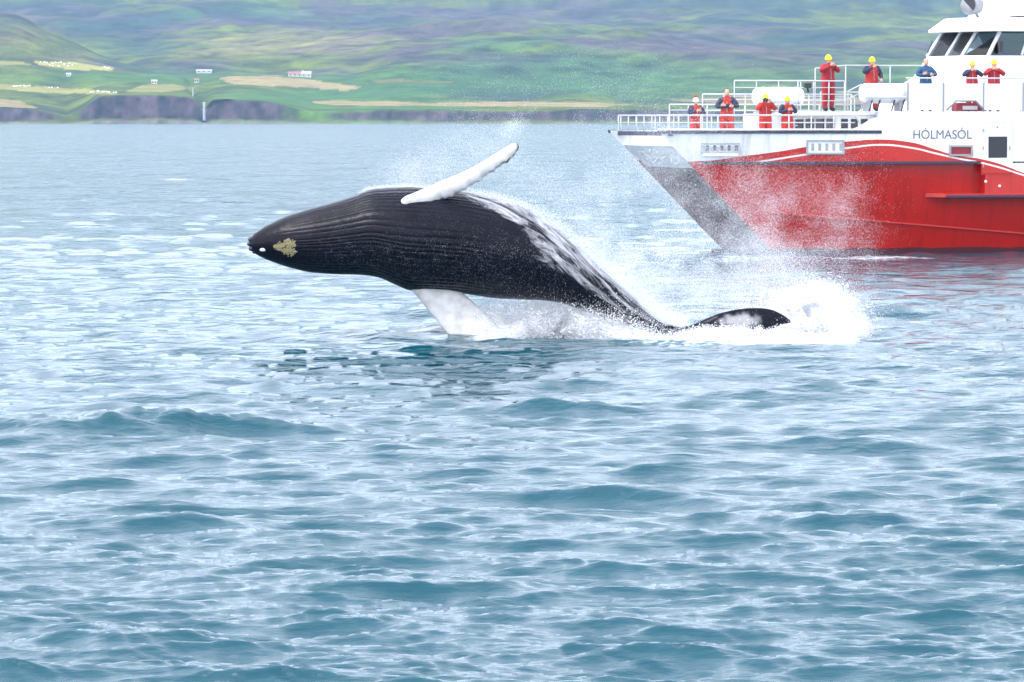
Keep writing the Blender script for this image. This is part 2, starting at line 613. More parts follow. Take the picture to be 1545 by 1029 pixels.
def build_terrain():
    us = np.concatenate([np.linspace(-3200, -220, 50), np.arange(-210, 1760, 2.6), np.linspace(1770, 4800, 50)])
    ds = np.concatenate([[-40, -6], np.linspace(0, 46, 16), np.linspace(50, 300, 30), np.linspace(308, 2300, 185), np.linspace(2340, 6600, 40)]) + SHORE
    U, D = np.meshgrid(us, ds)
    Z = terrain_height(U, D)
    X = (U - CX) / F * D
    rock = np.interp(U, CT_U, RK_V)
    d0 = D - SHORE
    face = ((d0 > -1) & (d0 < 44)).astype(float)
    # basalt columns and gullies on the cliff face
    colm = fbm(31, X / 9.0, Z / 60.0, 4) * 9 + fbm(32, X / 60.0, Z / 200.0, 3) * 22
    Y = D + colm * rock * (0.25 + 0.75 * face) * (d0 < 60) + fbm(34, X / 120.0, D * 0, 4) * 30 * np.clip(1 - d0 / 250.0, 0, 1)
    Z = np.where(d0 < -1, -4.0, Z)
    pu, pv = proj(X, Y, Z)
    green = np.array([0.088, 0.110, 0.018])
    lush = np.array([0.048, 0.120, 0.028])
    moor = np.array([0.076, 0.058, 0.058])
    dark = np.array([0.014, 0.030, 0.030])
    straw = np.array([0.185, 0.165, 0.060])
    n1 = fbm(41, X / 230.0, D / 260.0, 6, .6) + 0.45 * fbm(43, X / 45.0, D / 60.0, 5)
    n2 = fbm(42, X / 260.0, D / 330.0, 6, .6)
    n3 = fbm(44, X / 170.0, D / 420.0, 5)

    def mixc(c, k, c2):
        k = np.clip(k, 0, 1)[..., None]
        return c * (1 - k) + c2 * k
    C = np.ones(U.shape + (3,)) * green
    up = sstep(135, 60, pv)
    C = mixc(C, sstep(-0.05, 0.5, n1 + 0.35 * up - 0.28), moor)
    C = mixc(C, sstep(0.0, 0.5, n2 - 0.05) * 0.8, dark)
    C = mixc(C, sstep(0.1, 0.6, n3) * 0.6, lush)

    def blob(u, v, su, sv):
        return np.exp(-((pu - u) / su) ** 2 - ((pv - v) / sv) ** 2)
    C = mixc(C, blob(420, 62, 130, 14) * 0.9 + blob(330, 80, 90, 10) * 0.7, straw)
    C = mixc(C, blob(140, 45, 70, 26) * 0.8 + blob(215, 70, 45, 20) * 0.7, dark)
    C = mixc(C, blob(60, 75, 90, 28) * 0.9, green * 1.25)
    C = mixc(C, blob(30, 55, 40, 18) * 0.7 + blob(110, 85, 50, 9) * .4, straw)
    C = mixc(C, blob(640, 88, 130, 10) * 0.75 + blob(300, 98, 60, 6) * 0.7 + blob(1170, 90, 170, 18) * 0.6, moor * 0.9)
    C = mixc(C, blob(760, 20, 300, 12) * 0.5, moor)
    sp_ = fbm(47, X / 26.0, D / 34.0, 5, .65)[..., None]
    C = C * np.clip(1 + .8 * sp_, .3, 2.2)
    C = mixc(C, blob(800, 128, 300, 16) * 0.6 + blob(480, 145, 140, 10) * 0.8 + blob(200, 118, 260, 10) * 0.6, lush * 1.1)
    hay = np.array([0.33, 0.31, 0.11])
    stubble = np.array([0.31, 0.25, 0.13])
    jit_u = pu + fbm(51, X / 25.0, D / 25.0, 3) * 3
    jit_v = pv + fbm(52, X / 25.0, D / 25.0, 3) * 1.2
    for poly, c in [([(56, 94), (110, 93), (172, 102), (165, 106), (100, 105), (60, 98)], hay),
                    ([(-200, 126), (0, 128), (60, 129), (160, 137), (182, 142), (90, 141), (0, 134), (-200, 130)], hay * 0.85),
                    ([(-120, 152), (0, 150), (28, 152), (57, 163), (20, 163), (-100, 162)], stubble * 0.9),
                    ([(328, 118), (360, 114), (410, 114), (470, 121), (548, 132), (525, 137), (430, 131), (350, 127)], stubble),
                    ([(190, 138), (215, 128), (262, 126), (300, 133), (245, 139)], hay * 0.7),
                    ([(470, 153), (560, 152), (660, 156), (760, 153), (900, 154), (960, 158), (900, 161), (760, 160), (600, 160), (480, 157)], stubble * 0.95),
                    ([(-200, 91), (0, 92), (32, 93), (46, 97), (0, 97), (-200, 96)], hay * 0.8),
                    ([(560, 120), (640, 119), (700, 123), (640, 127), (570, 125)], hay * 0.4),
                    ([(1000, 150), (1150, 146), (1400, 150), (1400, 156), (1100, 158)], stubble * 0.7)]:
        C[in_poly(jit_u, jit_v, poly) & (d0 > 44)] = c
    # cliffs: bare basalt with grass on ledges
    gz = np.gradient(Z, axis=0) / (np.gradient(D, axis=0) + 1e-6)
    rk = np.array([0.060, 0.042, 0.050])[None, None, :] * (1 + 0.9 * fbm(61, X / 7.0, Z / 5.0, 4))[..., None]
    steep = sstep(0.22, 0.5, np.abs(gz)) * (d0 < 60) * sstep(0.1, 0.6, rock + 0.35 * fbm(62, X / 30.0, Z / 10.0, 4))
    C = C * (1 - steep[..., None]) + rk * steep[..., None]
    beach = ((d0 < 7) & (d0 > -3)).astype(float)[..., None] * 0.8
    C = C * (1 - beach) + np.array([0.20, 0.18, 0.17]) * beach
    C = np.clip(C.mean(-1, keepdims=True) + 1.25 * (C - C.mean(-1, keepdims=True)), .004, 1) * .82
    P = np.stack([X, Y, Z], -1).reshape(-1, 3)
    me = np_mesh('hillside', P, grid_faces(*U.shape), terrain_material())
    attr(me, 'ground', np.clip(C, 0.005, 1).reshape(-1, 3), 'FLOAT_COLOR')
    o = link_mesh('hillside', me)
    tag(o, kind='structure')
    return us, ds, X, Y, Z, pu, pv


T = build_terrain()


def on_land(u, v):
    """the terrain point seen at a photograph pixel"""
    us, ds, X, Y, Z, pu, pv = T
    j = int(np.argmin(np.abs(us - u)))
    colv = np.minimum.accumulate(pv[:, j])
    i = int(np.argmax(colv <= v))
    f = 0.0
    if i > 0 and colv[i - 1] > v:
        f = (colv[i - 1] - v) / max(colv[i - 1] - colv[i], 1e-6)
    i0 = max(i - 1, 0)
    y = Y[i0, j] * (1 - f) + Y[i, j] * f
    z = Z[i0, j] * (1 - f) + Z[i, j] * f
    return Vector(((u - CX) / F * y, y, z))


# wrapped hay bales lying on the hay fields
random.seed(4)
bm_ = MB()
bm_.tube([(-0.75, 0, 0.62), (0.75, 0, 0.62)], 0.66, 10)
bale0 = bm_.build('hay_bale', M['bale'])
bales = []
for (u0, u1, v0, v1, n, fld) in [(62, 108, 94, 97, 9, 'upper'), (72, 115, 98, 101, 6, 'upper'), (158, 168, 102, 104, 3, 'upper'),
                                 (20, 48, 129.5, 131.5, 9, 'lower'), (70, 92, 132, 135, 3, 'lower'), (137, 178, 138, 140.5, 10, 'lower')]:
    for k in range(n):
        bales.append((u0 + (u1 - u0) * (k + random.random() * 0.8) / n, v0 + (v1 - v0) * random.random(), fld))
for i, (u, v, fld) in enumerate(bales):
    o = bale0 if i == 0 else bale0.copy()
    if i: col.objects.link(o)
    p = on_land(u, v)
    o.location = p - Vector((0, 0, 0.05))
    o.rotation_euler = (0, 0, random.random() * 3)
    s = 0.75 + 0.25 * random.random()
    o.scale = (s, s, s)
    if fld == 'upper':
        tag(o, 'white wrapped hay bale on the pale field at the foot of the grassy spur', 'hay bale', 'bales on the upper hay field')
    else:
        tag(o, 'white wrapped hay bale on the long hay field above the cliffs', 'hay bale', 'bales on the hay field above the cliffs')


def farm(name, u, v, w_, d_, h_, roof, rh, label, extra=None):
    p = on_land(u, v)
    e = empty(name, p - Vector((0, 0, 0.6)))
    tag(e, label, 'building')
    b = MB(); b.prism([(-w_ / 2, 0), (w_ / 2, 0), (w_ / 2, h_ + .6), (-w_ / 2, h_ + .6)], -d_ / 2, d_ / 2)
    b.build('wall', M['farmwall'], e)
    b = MB()
    x0, x1, y0, y1, z0, z1 = -w_ / 2 - .4, w_ / 2 + .4, -d_ / 2 - .4, d_ / 2 + .4, h_ + .605, h_ + .6 + rh
    b.add([(x0, y0, z0), (x1, y0, z0), (x1, y1, z0), (x0, y1, z0), (x0, 0, z1), (x1, 0, z1)],
          [(0, 3, 2, 1), (0, 1, 5, 4), (2, 3, 4, 5), (0, 4, 3), (1, 2, 5)])
    r = b.build('roof', roof, e)
    n = max(2, int(w_ / 4))
    for k in range(n):
        x = -w_ / 2 + (k + .5) * w_ / n
        b = MB(); b.box((x - .6, -d_ / 2 - .06, 1.5), (x + .6, -d_ / 2 - .004, 2.7)); b.build('window', M['dark'], e)
    if extra:
        b = MB(); b.box((x0 + 1.2, -.5, z1 - .8), (x0 + 2.2, .5, z1 + 1.0)); b.build('chimney', M['farmwall'], r)
    return e


farm('barn', 309, 110, 15, 7, 2.0, M['farmroof'], 1.5, 'long low white barn on green slope beside waterfall stream')
farm('farmhouse', 463, 116.5, 9, 7, 3.2, M['farmroof'], 2.6, 'white farmhouse above the tan stubble field', True)
farm('outbuilding', 446, 115.5, 13, 7, 2.6, M['redroof'], 2.2, 'low shed with brownish red roof beside the white farmhouse')
farm('cottage', 234, 126.5, 5, 4, 2.2, M['farmroof'], 1.6, 'tiny white cottage on the yellow green field')
farm('hut', 298, 124.5, 4, 4, 2.2, M['redroof'], 1.6, 'small hut beside stream above the waterfall')
farm('shed', 105, 115, 3.5, 3.5, 1.8, M['bale'], 1.2, 'lone small white shed below the bale field')


def waterfall(u, v0, v1, w_, label):
    p0, p1 = on_land(u, v0), on_land(u, v1)
    y = min(p0.y, p1.y) - 2.5
    a, b_ = at_dist(u, v0, y), at_dist(u, v1, y)
    b = MB()
    n, k = 14, 9
    rng = np.random.RandomState(int(u))
    vs = []
    for i in range(n + 1):
        t = i / n
        wd = w_ * (0.75 + 0.35 * t) * (1 + 0.12 * rng.randn())
        for j in range(k):
            an = math.pi * j / (k - 1)
            vs.append((a.x - wd / 2 * math.cos(an), y - (0.8 + 1.2 * t) * math.sin(an) * (1 + .3 * rng.rand()), a.z + (b_.z - a.z) * t))
    fs = [(i * k + j, i * k + j + 1, (i + 1) * k + j + 1, (i + 1) * k + j) for i in range(n) for j in range(k - 1)]
    fs += [(i * k + k - 1, i * k, (i + 1) * k, (i + 1) * k + k - 1) for i in range(n)]
    fs += [tuple(range(k)), tuple(range((n + 1) * k - 1, n * k - 1, -1))]
    b.add(vs, fs)
    o = b.build('waterfall', M['fall'], smooth=True)
    tag(o, label, 'waterfall')


waterfall(308, 154, 182, 2.6, 'white waterfall dropping over the sea cliff to shore')
waterfall(291, 132, 146, 1.0, 'thin upper waterfall in the gully above the sea cliff')

# ================================================================== WHALE
DW = 78.0


def wp(u, v, y=0.0):
    return at_dist(u, v, DW + y)


PAIRS = [((376, 365), (376, 367)), ((377, 360), (377, 373)), ((383, 353), (383, 382)), ((400, 341), (400, 391)), ((430, 326), (430, 402)),
         ((470, 314), (466, 411)), ((510, 303), (505, 414)), ((540, 293.5), (545, 414.5)), ((556, 285.5), (572, 418)), ((585, 283), (595, 429)),
         ((620, 282), (618, 439)), ((660, 285), (655, 440)), ((710, 291), (700, 443)), ((755, 301), (745, 450)), ((795, 315), (785, 452)),
         ((832, 338), (820, 453)), ((862, 364), (845, 457)), ((888, 388), (868, 464)), ((915, 413), (893, 474)), ((942, 436), (920, 482)),
         ((967, 460), (948, 491)), ((987, 478), (972, 500)), ((1005, 488), (992, 508)), ((1030, 494), (1022, 513)), ((1052, 496), (1048, 510)), ((1056, 501), (1054, 506))]
SPREV = 0.0


def whale_material():
    m, N, L, p = nodes('whale_skin')
    tc = N.new('ShaderNodeTexCoord')
    # dark skin with violet-grey mottling
    n1 = N.new('ShaderNodeTexNoise'); n1.inputs['Scale'].default_value = 2.2; n1.inputs['Detail'].default_value = 8
    L.new(tc.outputs['Object'], n1.inputs['Vector'])
    rp = N.new('ShaderNodeValToRGB')
    rp.color_ramp.elements[0].position = 0.35; rp.color_ramp.elements[0].color = (0.0012, 0.0015, 0.0055, 1)
    rp.color_ramp.elements[1].position = 0.75; rp.color_ramp.elements[1].color = (0.006, 0.0055, 0.014, 1)
    L.new(n1.outputs['Fac'], rp.inputs[0])
    # pale scars and small barnacles
    vo = N.new('ShaderNodeTexVoronoi'); vo.inputs['Scale'].default_value = 40.0
    L.new(tc.outputs['Object'], vo.inputs['Vector'])
    n3 = N.new('ShaderNodeTexNoise'); n3.inputs['Scale'].default_value = 9; n3.inputs['Detail'].default_value = 4
    L.new(tc.outputs['Object'], n3.inputs['Vector'])
    sa = N.new('ShaderNodeAttribute'); sa.attribute_name = 'speck'
    m1 = N.new('ShaderNodeMath'); m1.operation = 'MULTIPLY'; L.new(n3.outputs['Fac'], m1.inputs[0]); L.new(sa.outputs['Fac'], m1.inputs[1])
    m2 = N.new('ShaderNodeMath'); m2.operation = 'MULTIPLY_ADD'; L.new(m1.outputs[0], m2.inputs[0]); m2.inputs[1].default_value = 0.44; m2.inputs[2].default_value = 0.0
    m3 = N.new('ShaderNodeMath'); m3.operation = 'LESS_THAN'; L.new(vo.outputs['Distance'], m3.inputs[0]); L.new(m2.outputs[0], m3.inputs[1])
    mx = N.new('ShaderNodeMix'); mx.data_type = 'RGBA'
    mm = N.new('ShaderNodeMath'); mm.operation = 'MULTIPLY'; mm.inputs[1].default_value = 0.6
    L.new(m3.outputs[0], mm.inputs[0]); L.new(mm.outputs[0], mx.inputs['Factor'])
    L.new(rp.outputs[0], mx.inputs[6]); mx.inputs[7].default_value = (0.30, 0.32, 0.34, 1)
    # sheets and threads of white water running off the skin
    fl = N.new('ShaderNodeAttribute'); fl.attribute_name = 'flow'
    n4 = N.new('ShaderNodeTexNoise'); n4.inputs['Scale'].default_value = 1.0; n4.inputs['Detail'].default_value = 9; n4.inputs['Roughness'].default_value = 0.72
    n4.inputs['Distortion'].default_value = 0.6
    L.new(fl.outputs['Vector'], n4.inputs['Vector'])
    wa = N.new('ShaderNodeAttribute'); wa.attribute_name = 'wash'
    ad = N.new('ShaderNodeMath'); ad.operation = 'ADD'; L.new(n4.outputs['Fac'], ad.inputs[0]); L.new(wa.outputs['Fac'], ad.inputs[1])
    mr = N.new('ShaderNodeMapRange'); mr.inputs['From Min'].default_value = 1.0; mr.inputs['From Max'].default_value = 1.28
    L.new(ad.outputs[0], mr.inputs['Value'])
    mx2 = N.new('ShaderNodeMix'); mx2.data_type = 'RGBA'
    L.new(mr.outputs[0], mx2.inputs['Factor']); L.new(mx.outputs[2], mx2.inputs[6]); mx2.inputs[7].default_value = (0.72, 0.72, 0.77, 1)
    # pale flippers
    pa = N.new('ShaderNodeAttribute'); pa.attribute_name = 'pale'
    n5 = N.new('ShaderNodeTexNoise'); n5.inputs['Scale'].default_value = 5; n5.inputs['Detail'].default_value = 7
    L.new(tc.outputs['Object'], n5.inputs['Vector'])
    rp2 = N.new('ShaderNodeValToRGB')
    rp2.color_ramp.elements[0].position = 0.3; rp2.color_ramp.elements[0].color = (0.46, 0.45, 0.44, 1)
    rp2.color_ramp.elements[1].position = 0.6; rp2.color_ramp.elements[1].color = (0.62, 0.62, 0.63, 1)
    L.new(n5.outputs['Fac'], rp2.inputs[0])
    mx3 = N.new('ShaderNodeMix'); mx3.data_type = 'RGBA'
    L.new(pa.outputs['Fac'], mx3.inputs['Factor']); L.new(mx2.outputs[2], mx3.inputs[6]); L.new(rp2.outputs[0], mx3.inputs[7])
    L.new(mx3.outputs[2], p.inputs['Base Color'])
    p.inputs['Roughness'].default_value = 0.28
    p.inputs['Specular IOR Level'].default_value = 0.13
    bp = N.new('ShaderNodeBump'); bp.inputs['Strength'].default_value = 0.35; bp.inputs['Distance'].default_value = 0.03
    ad2 = N.new('ShaderNodeMath'); ad2.operation = 'ADD'
    L.new(n3.outputs['Fac'], ad2.inputs[0]); L.new(m3.outputs[0], ad2.inputs[1])
    L.new(ad2.outputs[0], bp.inputs['Height']); L.new(bp.outputs[0], p.inputs['Normal'])
    return m


def smooth1(a, n):
    k = np.ones(n) / n
    return np.stack([np.convolve(np.pad(a[:, i], n // 2, mode='edge'), k, 'valid') for i in range(a.shape[1])], 1)


def loft(A, B, yc, th, na, ns, org, sharp=1.0, knobs=None):
    """closed skin between two edge lines; th = half thickness in depth"""
    A, B = np.array(A, float), np.array(B, float)
    d = np.concatenate([[0], np.cumsum(np.hypot(*np.diff((A + B) / 2, axis=0).T) + 1e-3)])
    t = np.linspace(0, 1, ns) * d[-1]
    A = np.stack([np.interp(t, d, A[:, i]) for i in range(2)], 1)
    B = np.stack([np.interp(t, d, B[:, i]) for i in range(2)], 1)
    A, B = smooth1(A, 5), smooth1(B, 5)
    if knobs is not None:
        A[:, 1] += knobs(A[:, 0])
        A[:, 0] += .6 * knobs(A[:, 0])
    yc, th = np.interp(t, d, yc), np.interp(t, d, th)
    V = []
    for i in range(ns):
        pa, pb = np.array(wp(*A[i])), np.array(wp(*B[i]))
        c, r = (pa + pb) / 2, (pa - pb) / 2
        for k in range(na):
            an = 2 * math.pi * k / na
            q = c + r * math.cos(an)
            q[1] += yc[i] + th[i] * math.sin(an) * abs(math.sin(an)) ** (sharp - 1)
            V.append(q - org)
    V = np.array(V)
    f = grid_faces(ns, na, True)
    return V, f


def build_whale():
    org = np.array(on_sea(800, 510)) * np.array([1, 0, 0]) + np.array([0, DW, 0.0])
    root = empty('humpback_whale', Vector(org))
    tag(root, 'black breaching humpback whale leaping from the sea with white flippers spread', 'whale')
    A = np.array([p[0] for p in PAIRS], float)
    B = np.array([p[1] for p in PAIRS], float)
    d = np.concatenate([[0], np.cumsum(np.hypot(*np.diff((A + B) / 2, axis=0).T))])
    ns = 300
    t = np.concatenate([np.linspace(0, 0.06, 40)[:-1], np.linspace(0.06, 1, ns - 39)]) * d[-1]
    A = smooth1(np.stack([np.interp(t, d, A[:, i]) for i in range(2)], 1), 9)
    B = smooth1(np.stack([np.interp(t, d, B[:, i]) for i in range(2)], 1), 9)
    front = np.linspace(-math.pi, 0, 281)[:-1]          # camera side (sin < 0)
    back = np.linspace(0, math.pi, 61)[:-1]
    th = np.concatenate([front, back])
    na = len(th)
    S = t / d[-1]
    V, speck, wash, flow = [], [], [], []
    rng = np.random.RandomState(2)
    for i in range(ns):
        pa, pb = np.array(wp(*A[i])), np.array(wp(*B[i]))
        c, r = (pa + pb) / 2, (pa - pb) / 2
        rl = np.linalg.norm(r)
        s = S[i]
        ry = rl * np.interp(s, [0, .05, .3, .6, .85, 1], [0.9, 1.0, 1.05, 1.0, 0.9, 0.75])
        gm = float(sstep(0.03, 0.14, s) * (1 - sstep(0.42, 0.60, s)))
        an = th
        ph = np.where(an < 0, an + math.pi / 2, 0)               # 0 faces the camera
        mask = np.where(an < 0, 1 - sstep(1.25, 1.5, np.abs(ph)), 0)
        groove = np.abs(np.sin(ph * 25 + 1.3 * np.sin(ph * 6.3 + 1.0) + 0.5 * np.sin(ph * 17 + s * 5) + 0.3 * math.sin(s * 9))) ** 0.6       # rounded ridges with narrow furrows
        k = 1 - (1 - groove) * 0.016 * gm * mask * min(1.0, 0.35 / max(rl, .2) + .65)
        q = c[None, :] + r[None, :] * (np.cos(an) * k)[:, None]
        q[:, 1] += ry * np.sin(an) * k
        V.append(q - org)
        px, py = proj(q[:, 0], q[:, 1], q[:, 2])
        speck.append((0.25 + 0.75 * sstep(0.06, 0.2, s)) * (1 - 0.5 * sstep(0.6, 0.8, s)) * (0.55 + 0.45 * sstep(340, 380, py)))
        # water streams down the back half and over the upper rim
        e = np.cos(an)                                           # 1 at the upper edge
        wv = 0.54 * sstep(0.42, 0.70, s + 0.14 * e) * (1 - 0.25 * sstep(0.82, 0.98, s)) + 0.16 * sstep(0.72, 0.98, e) * sstep(0.22, 0.34, s)
        wv = wv - 0.40 * sstep(0.15, -0.8, e) * sstep(0.4, 0.6, s)
        wash.append(np.clip(wv, 0, 0.60))
        flow.append(np.stack([np.full(na, s * 13.0), an * 3.4 + s * 9, np.zeros(na)], 1))
    Vb = np.concatenate(V)
    fb = grid_faces(ns, na, True)
    speck = np.concatenate(speck); wash = np.concatenate(wash); flow = np.concatenate(flow)
    pale = np.zeros(len(Vb))
    verts, faces = [Vb], [fb]
    off = len(Vb)
    # flippers and fluke grow out of the same skin
    knob = lambda u: .6 * (2.6 * np.abs(np.sin(u * 0.145 + .4)) + 1.3 * np.sin(u * 0.61) - 1.2) * sstep(635, 665, u) * (1 - .6 * sstep(770, 783, u))
    up = [((604.5, 305.5), (604.5, 303.5)), ((607, 311), (608, 298)), ((613, 314), (615, 294)), ((624, 315.5), (626, 290)), ((640, 312), (640, 284)), ((652, 308), (653, 279)),
          ((665, 301), (665, 273)), ((680, 296), (678, 268)), ((700, 286), (695, 261)), ((720, 274), (715, 251)), ((738, 261), (733, 240.5)),
          ((754, 250.5), (750, 230)), ((767, 242), (763, 221.5)), ((776, 234), (772, 216.5)), ((782, 226), (778, 215.3)), ((783.5, 220), (782.5, 217))]
    upA = [a for a, b in up]
    upB = [b for a, b in up]
    n = len(up)
    V1, f1 = loft(upA, upB, np.interp(range(n), [0, 3, 6, n - 1], [-.66, -.60, -.52, -1.0]), np.interp(range(n), [0, 1, 2, 6, n - 2, n - 1], [.01, .10, .14, .12, .05, .01]), 26, 120, org, knobs=knob)
    lo = [((606, 418), (688, 424)), ((613, 428), (692, 432)), ((624, 439), (698, 441)), ((640, 459), (712, 452.5)), ((655, 477), (726, 465)), ((668, 493), (739, 480)), ((680, 505), (750, 494)),
          ((692, 517), (760, 507)), ((706, 530), (771, 521)), ((735, 545), (778, 538)), ((760, 550), (776, 547))]
    n = len(lo)
    V2, f2 = loft([a for a, b in lo], [b for a, b in lo], np.linspace(-.10, -.75, n), np.interp(range(n), [0, 2, n - 1], [.20, .15, .02]), 26, 60, org)
    fk = [((1022, 508), (1018, 495)), ((1035, 511), (1032, 492)), ((1050, 514), (1048, 488)), ((1066, 517), (1064, 480)), ((1085, 520), (1083, 472)), ((1106, 521), (1105, 467)),
          ((1128, 518), (1128, 464.5)), ((1147, 510), (1148, 464.5)), ((1163, 499), (1164, 467)), ((1178, 491), (1178, 473)), ((1190, 489), (1189, 480)), ((1196, 488), (1195, 485))]
    n = len(fk)
    V3, f3 = loft([a for a, b in fk], [b for a, b in fk], np.interp(range(n), [0, 4, n - 1], [0, -.25, .35]), np.interp(range(n), [0, 2, 5, n - 1], [.16, .15, .10, .02]), 26, 70, org)
    for k, (vv, ff) in enumerate(((V1, f1), (V2, f2), (V3, f3))):
        verts.append(vv); faces.append(ff + off); off += len(vv)
        a = vv + org
        px, py = proj(a[:, 0], a[:, 1], a[:, 2])
        if k == 0:
            pl = np.ones(len(vv))
            rim = sstep(774, 780, px) * sstep(222, 230, py - (px - 780) * -1.2)
            tip = sstep(776.5, 781, px)
            jag = fbm(71, px / 3.0, py / 3.0, 3)
            edge = np.tile(np.cos(2 * math.pi * np.arange(26) / 26), len(vv) // 26)
            pl = 1 - np.clip(tip * (0.7 + 0.6 * jag) + sstep(.55, .95, edge) * sstep(725, 770, px) * (.75 + jag), 0, .85)
        elif k == 1:
            pl = np.ones(len(vv)) * 0.96
        else:
            jag = fbm(72, px / 9.0, py / 7.0, 4)
            pl = np.exp(-((px - 1118) / 40) ** 2 - ((py - 484) / 13) ** 2) * 1.25 + 0.25 * jag
            pl = sstep(0.55, 1.1, pl) * 0.6
        pale = np.concatenate([pale, pl])
        speck = np.concatenate([speck, np.zeros(len(vv)) if k < 2 else np.full(len(vv), .4)])
        wash = np.concatenate([wash, np.full(len(vv), 0.0 if k < 2 else 0.25)])
        flow = np.concatenate([flow, vv * 4])
    me = np_mesh('body', np.concatenate(verts), np.concatenate(faces), whale_material())
    attr(me, 'speck', speck); attr(me, 'wash', wash); attr(me, 'pale', pale)
    a = me.attributes.new('flow', 'FLOAT_VECTOR', 'POINT')
    a.data.foreach_set('vector', flow.astype(np.float32).ravel())
    link_mesh('body', me, root)

    # barnacle crust on the chin: rough cones seated on the skin
    def skin_point(u, v):
        i = int(np.argmin(np.abs((A[:, 0] + B[:, 0]) / 2 - u)))
        c, hr = (A[i, 1] + B[i, 1]) / 2, (B[i, 1] - A[i, 1]) / 2
        e = np.clip((c - v) / hr, -.98, .98)
        rl = hr * DW / F
        return wp(u, v, -rl * math.sqrt(1 - e * e) * 1.0) - Vector(org)
    crust = material('barnacle_crust', (0.36, 0.32, 0.17), 0.9, vary=0.5, scale=60)
    b = MB()
    rs = random.Random(5)
    blobs = [(433, 373, 14, 9), (421, 372, 7, 4), (437, 366, 8, 5), (437, 380, 9, 5)]
    for k in range(420):
        u, v, su, sv = blobs[k % 4]
        ga, gr_ = rs.uniform(0, 6.283), rs.random() ** .5 * (1 + .25 * math.sin(k * 1.7))
        pu, pv = u + su * gr_ * math.cos(ga), v + sv * gr_ * math.sin(ga)
        p = skin_point(pu, pv)
        r = rs.uniform(.010, .030)
        b.tube([p + Vector((0, .02, 0)), p + Vector((rs.uniform(-.005, .005), -.022 - r * .3, rs.uniform(-.005, .005)))], [r, r * .55], 6)
    o = b.build('barnacle_crust', crust, root)
    o['kind'] = 'stuff'
    o['label'] = 'yellowish crust of barnacles on the chin'
    p = skin_point(397, 377)
    b = MB(); b.ball((p.x, p.y, p.z), (.07, .05, .036), 12, 8)
    b.build('barnacle', M['whiteknit'], root, True)['label'] = 'single white barnacle near the chin tip'
    # dark warts on the chin tip
    for (u, v, r) in [(379, 361, .055), (377, 368, .05), (380, 375, .055), (384, 380, .04), (386, 354, .04)]:
        p = wp(u, v) - Vector(org)
        b = MB(); b.ball((p.x, p.y, p.z), (r * 1.2, r * 2, r), 10, 8)
        b.build('chin_wart', M['dark'], root, True)
    return root


whale = build_whale()

# ================================================================== BOAT
YAW = R(15)
BO = on_sea(1010, 388)                     # under the near bow
boat = empty('excursion_boat', BO, YAW)
tag(boat, 'red and white catamaran excursion boat with railed foredeck lettered HÓLMASÓL', 'boat')
BEAM = 8.0
LEN = 22.0
cyw, syw = math.cos(YAW), math.sin(YAW)


def S(u, v, by=0.0):
    """photograph pixel -> (x aft, z up) on the boat's fore-and-aft plane at by metres from the near side"""
    d = ray(u, v)
    # boat y = -sin*(X-ox)+cos*(Y-oy)
    den = -syw * d[0] + cyw * d[1]
    t = (by + (-syw * BO.x + cyw * BO.y)) / den
    X, Y = d[0] * t - BO.x, d[1] * t - BO.y
    return cyw * X + syw * Y, CAMH + d[2] * t


ZG = S(1100, 197.5)[1]            # gunwale
ZK = S(1300, 244)[1]              # knuckle
ZR = S(1450, 171.5)[1]            # top of the raised side
XE0, XE1 = S(1296, 196)[0], S(1336, 172)[0]
STEM = (ZG) / math.tan(R(45.0))
RED = [S(u, v) for u, v in [(1010, 244), (1075, 243.5), (1130, 236), (1180, 229), (1230, 220), (1285, 213), (1330, 210.5), (1370, 214), (1410, 225), (1445, 235), (1478, 239.5), (1545, 261)]]
WL = [S(u, v) for u, v in [(1010, 262), (1110, 252), (1160, 243.5), (1215, 234), (1290, 222), (1330, 218.5), (1375, 223), (1410, 231), (1445, 239), (1480, 245.5), (1545, 264.5)]]


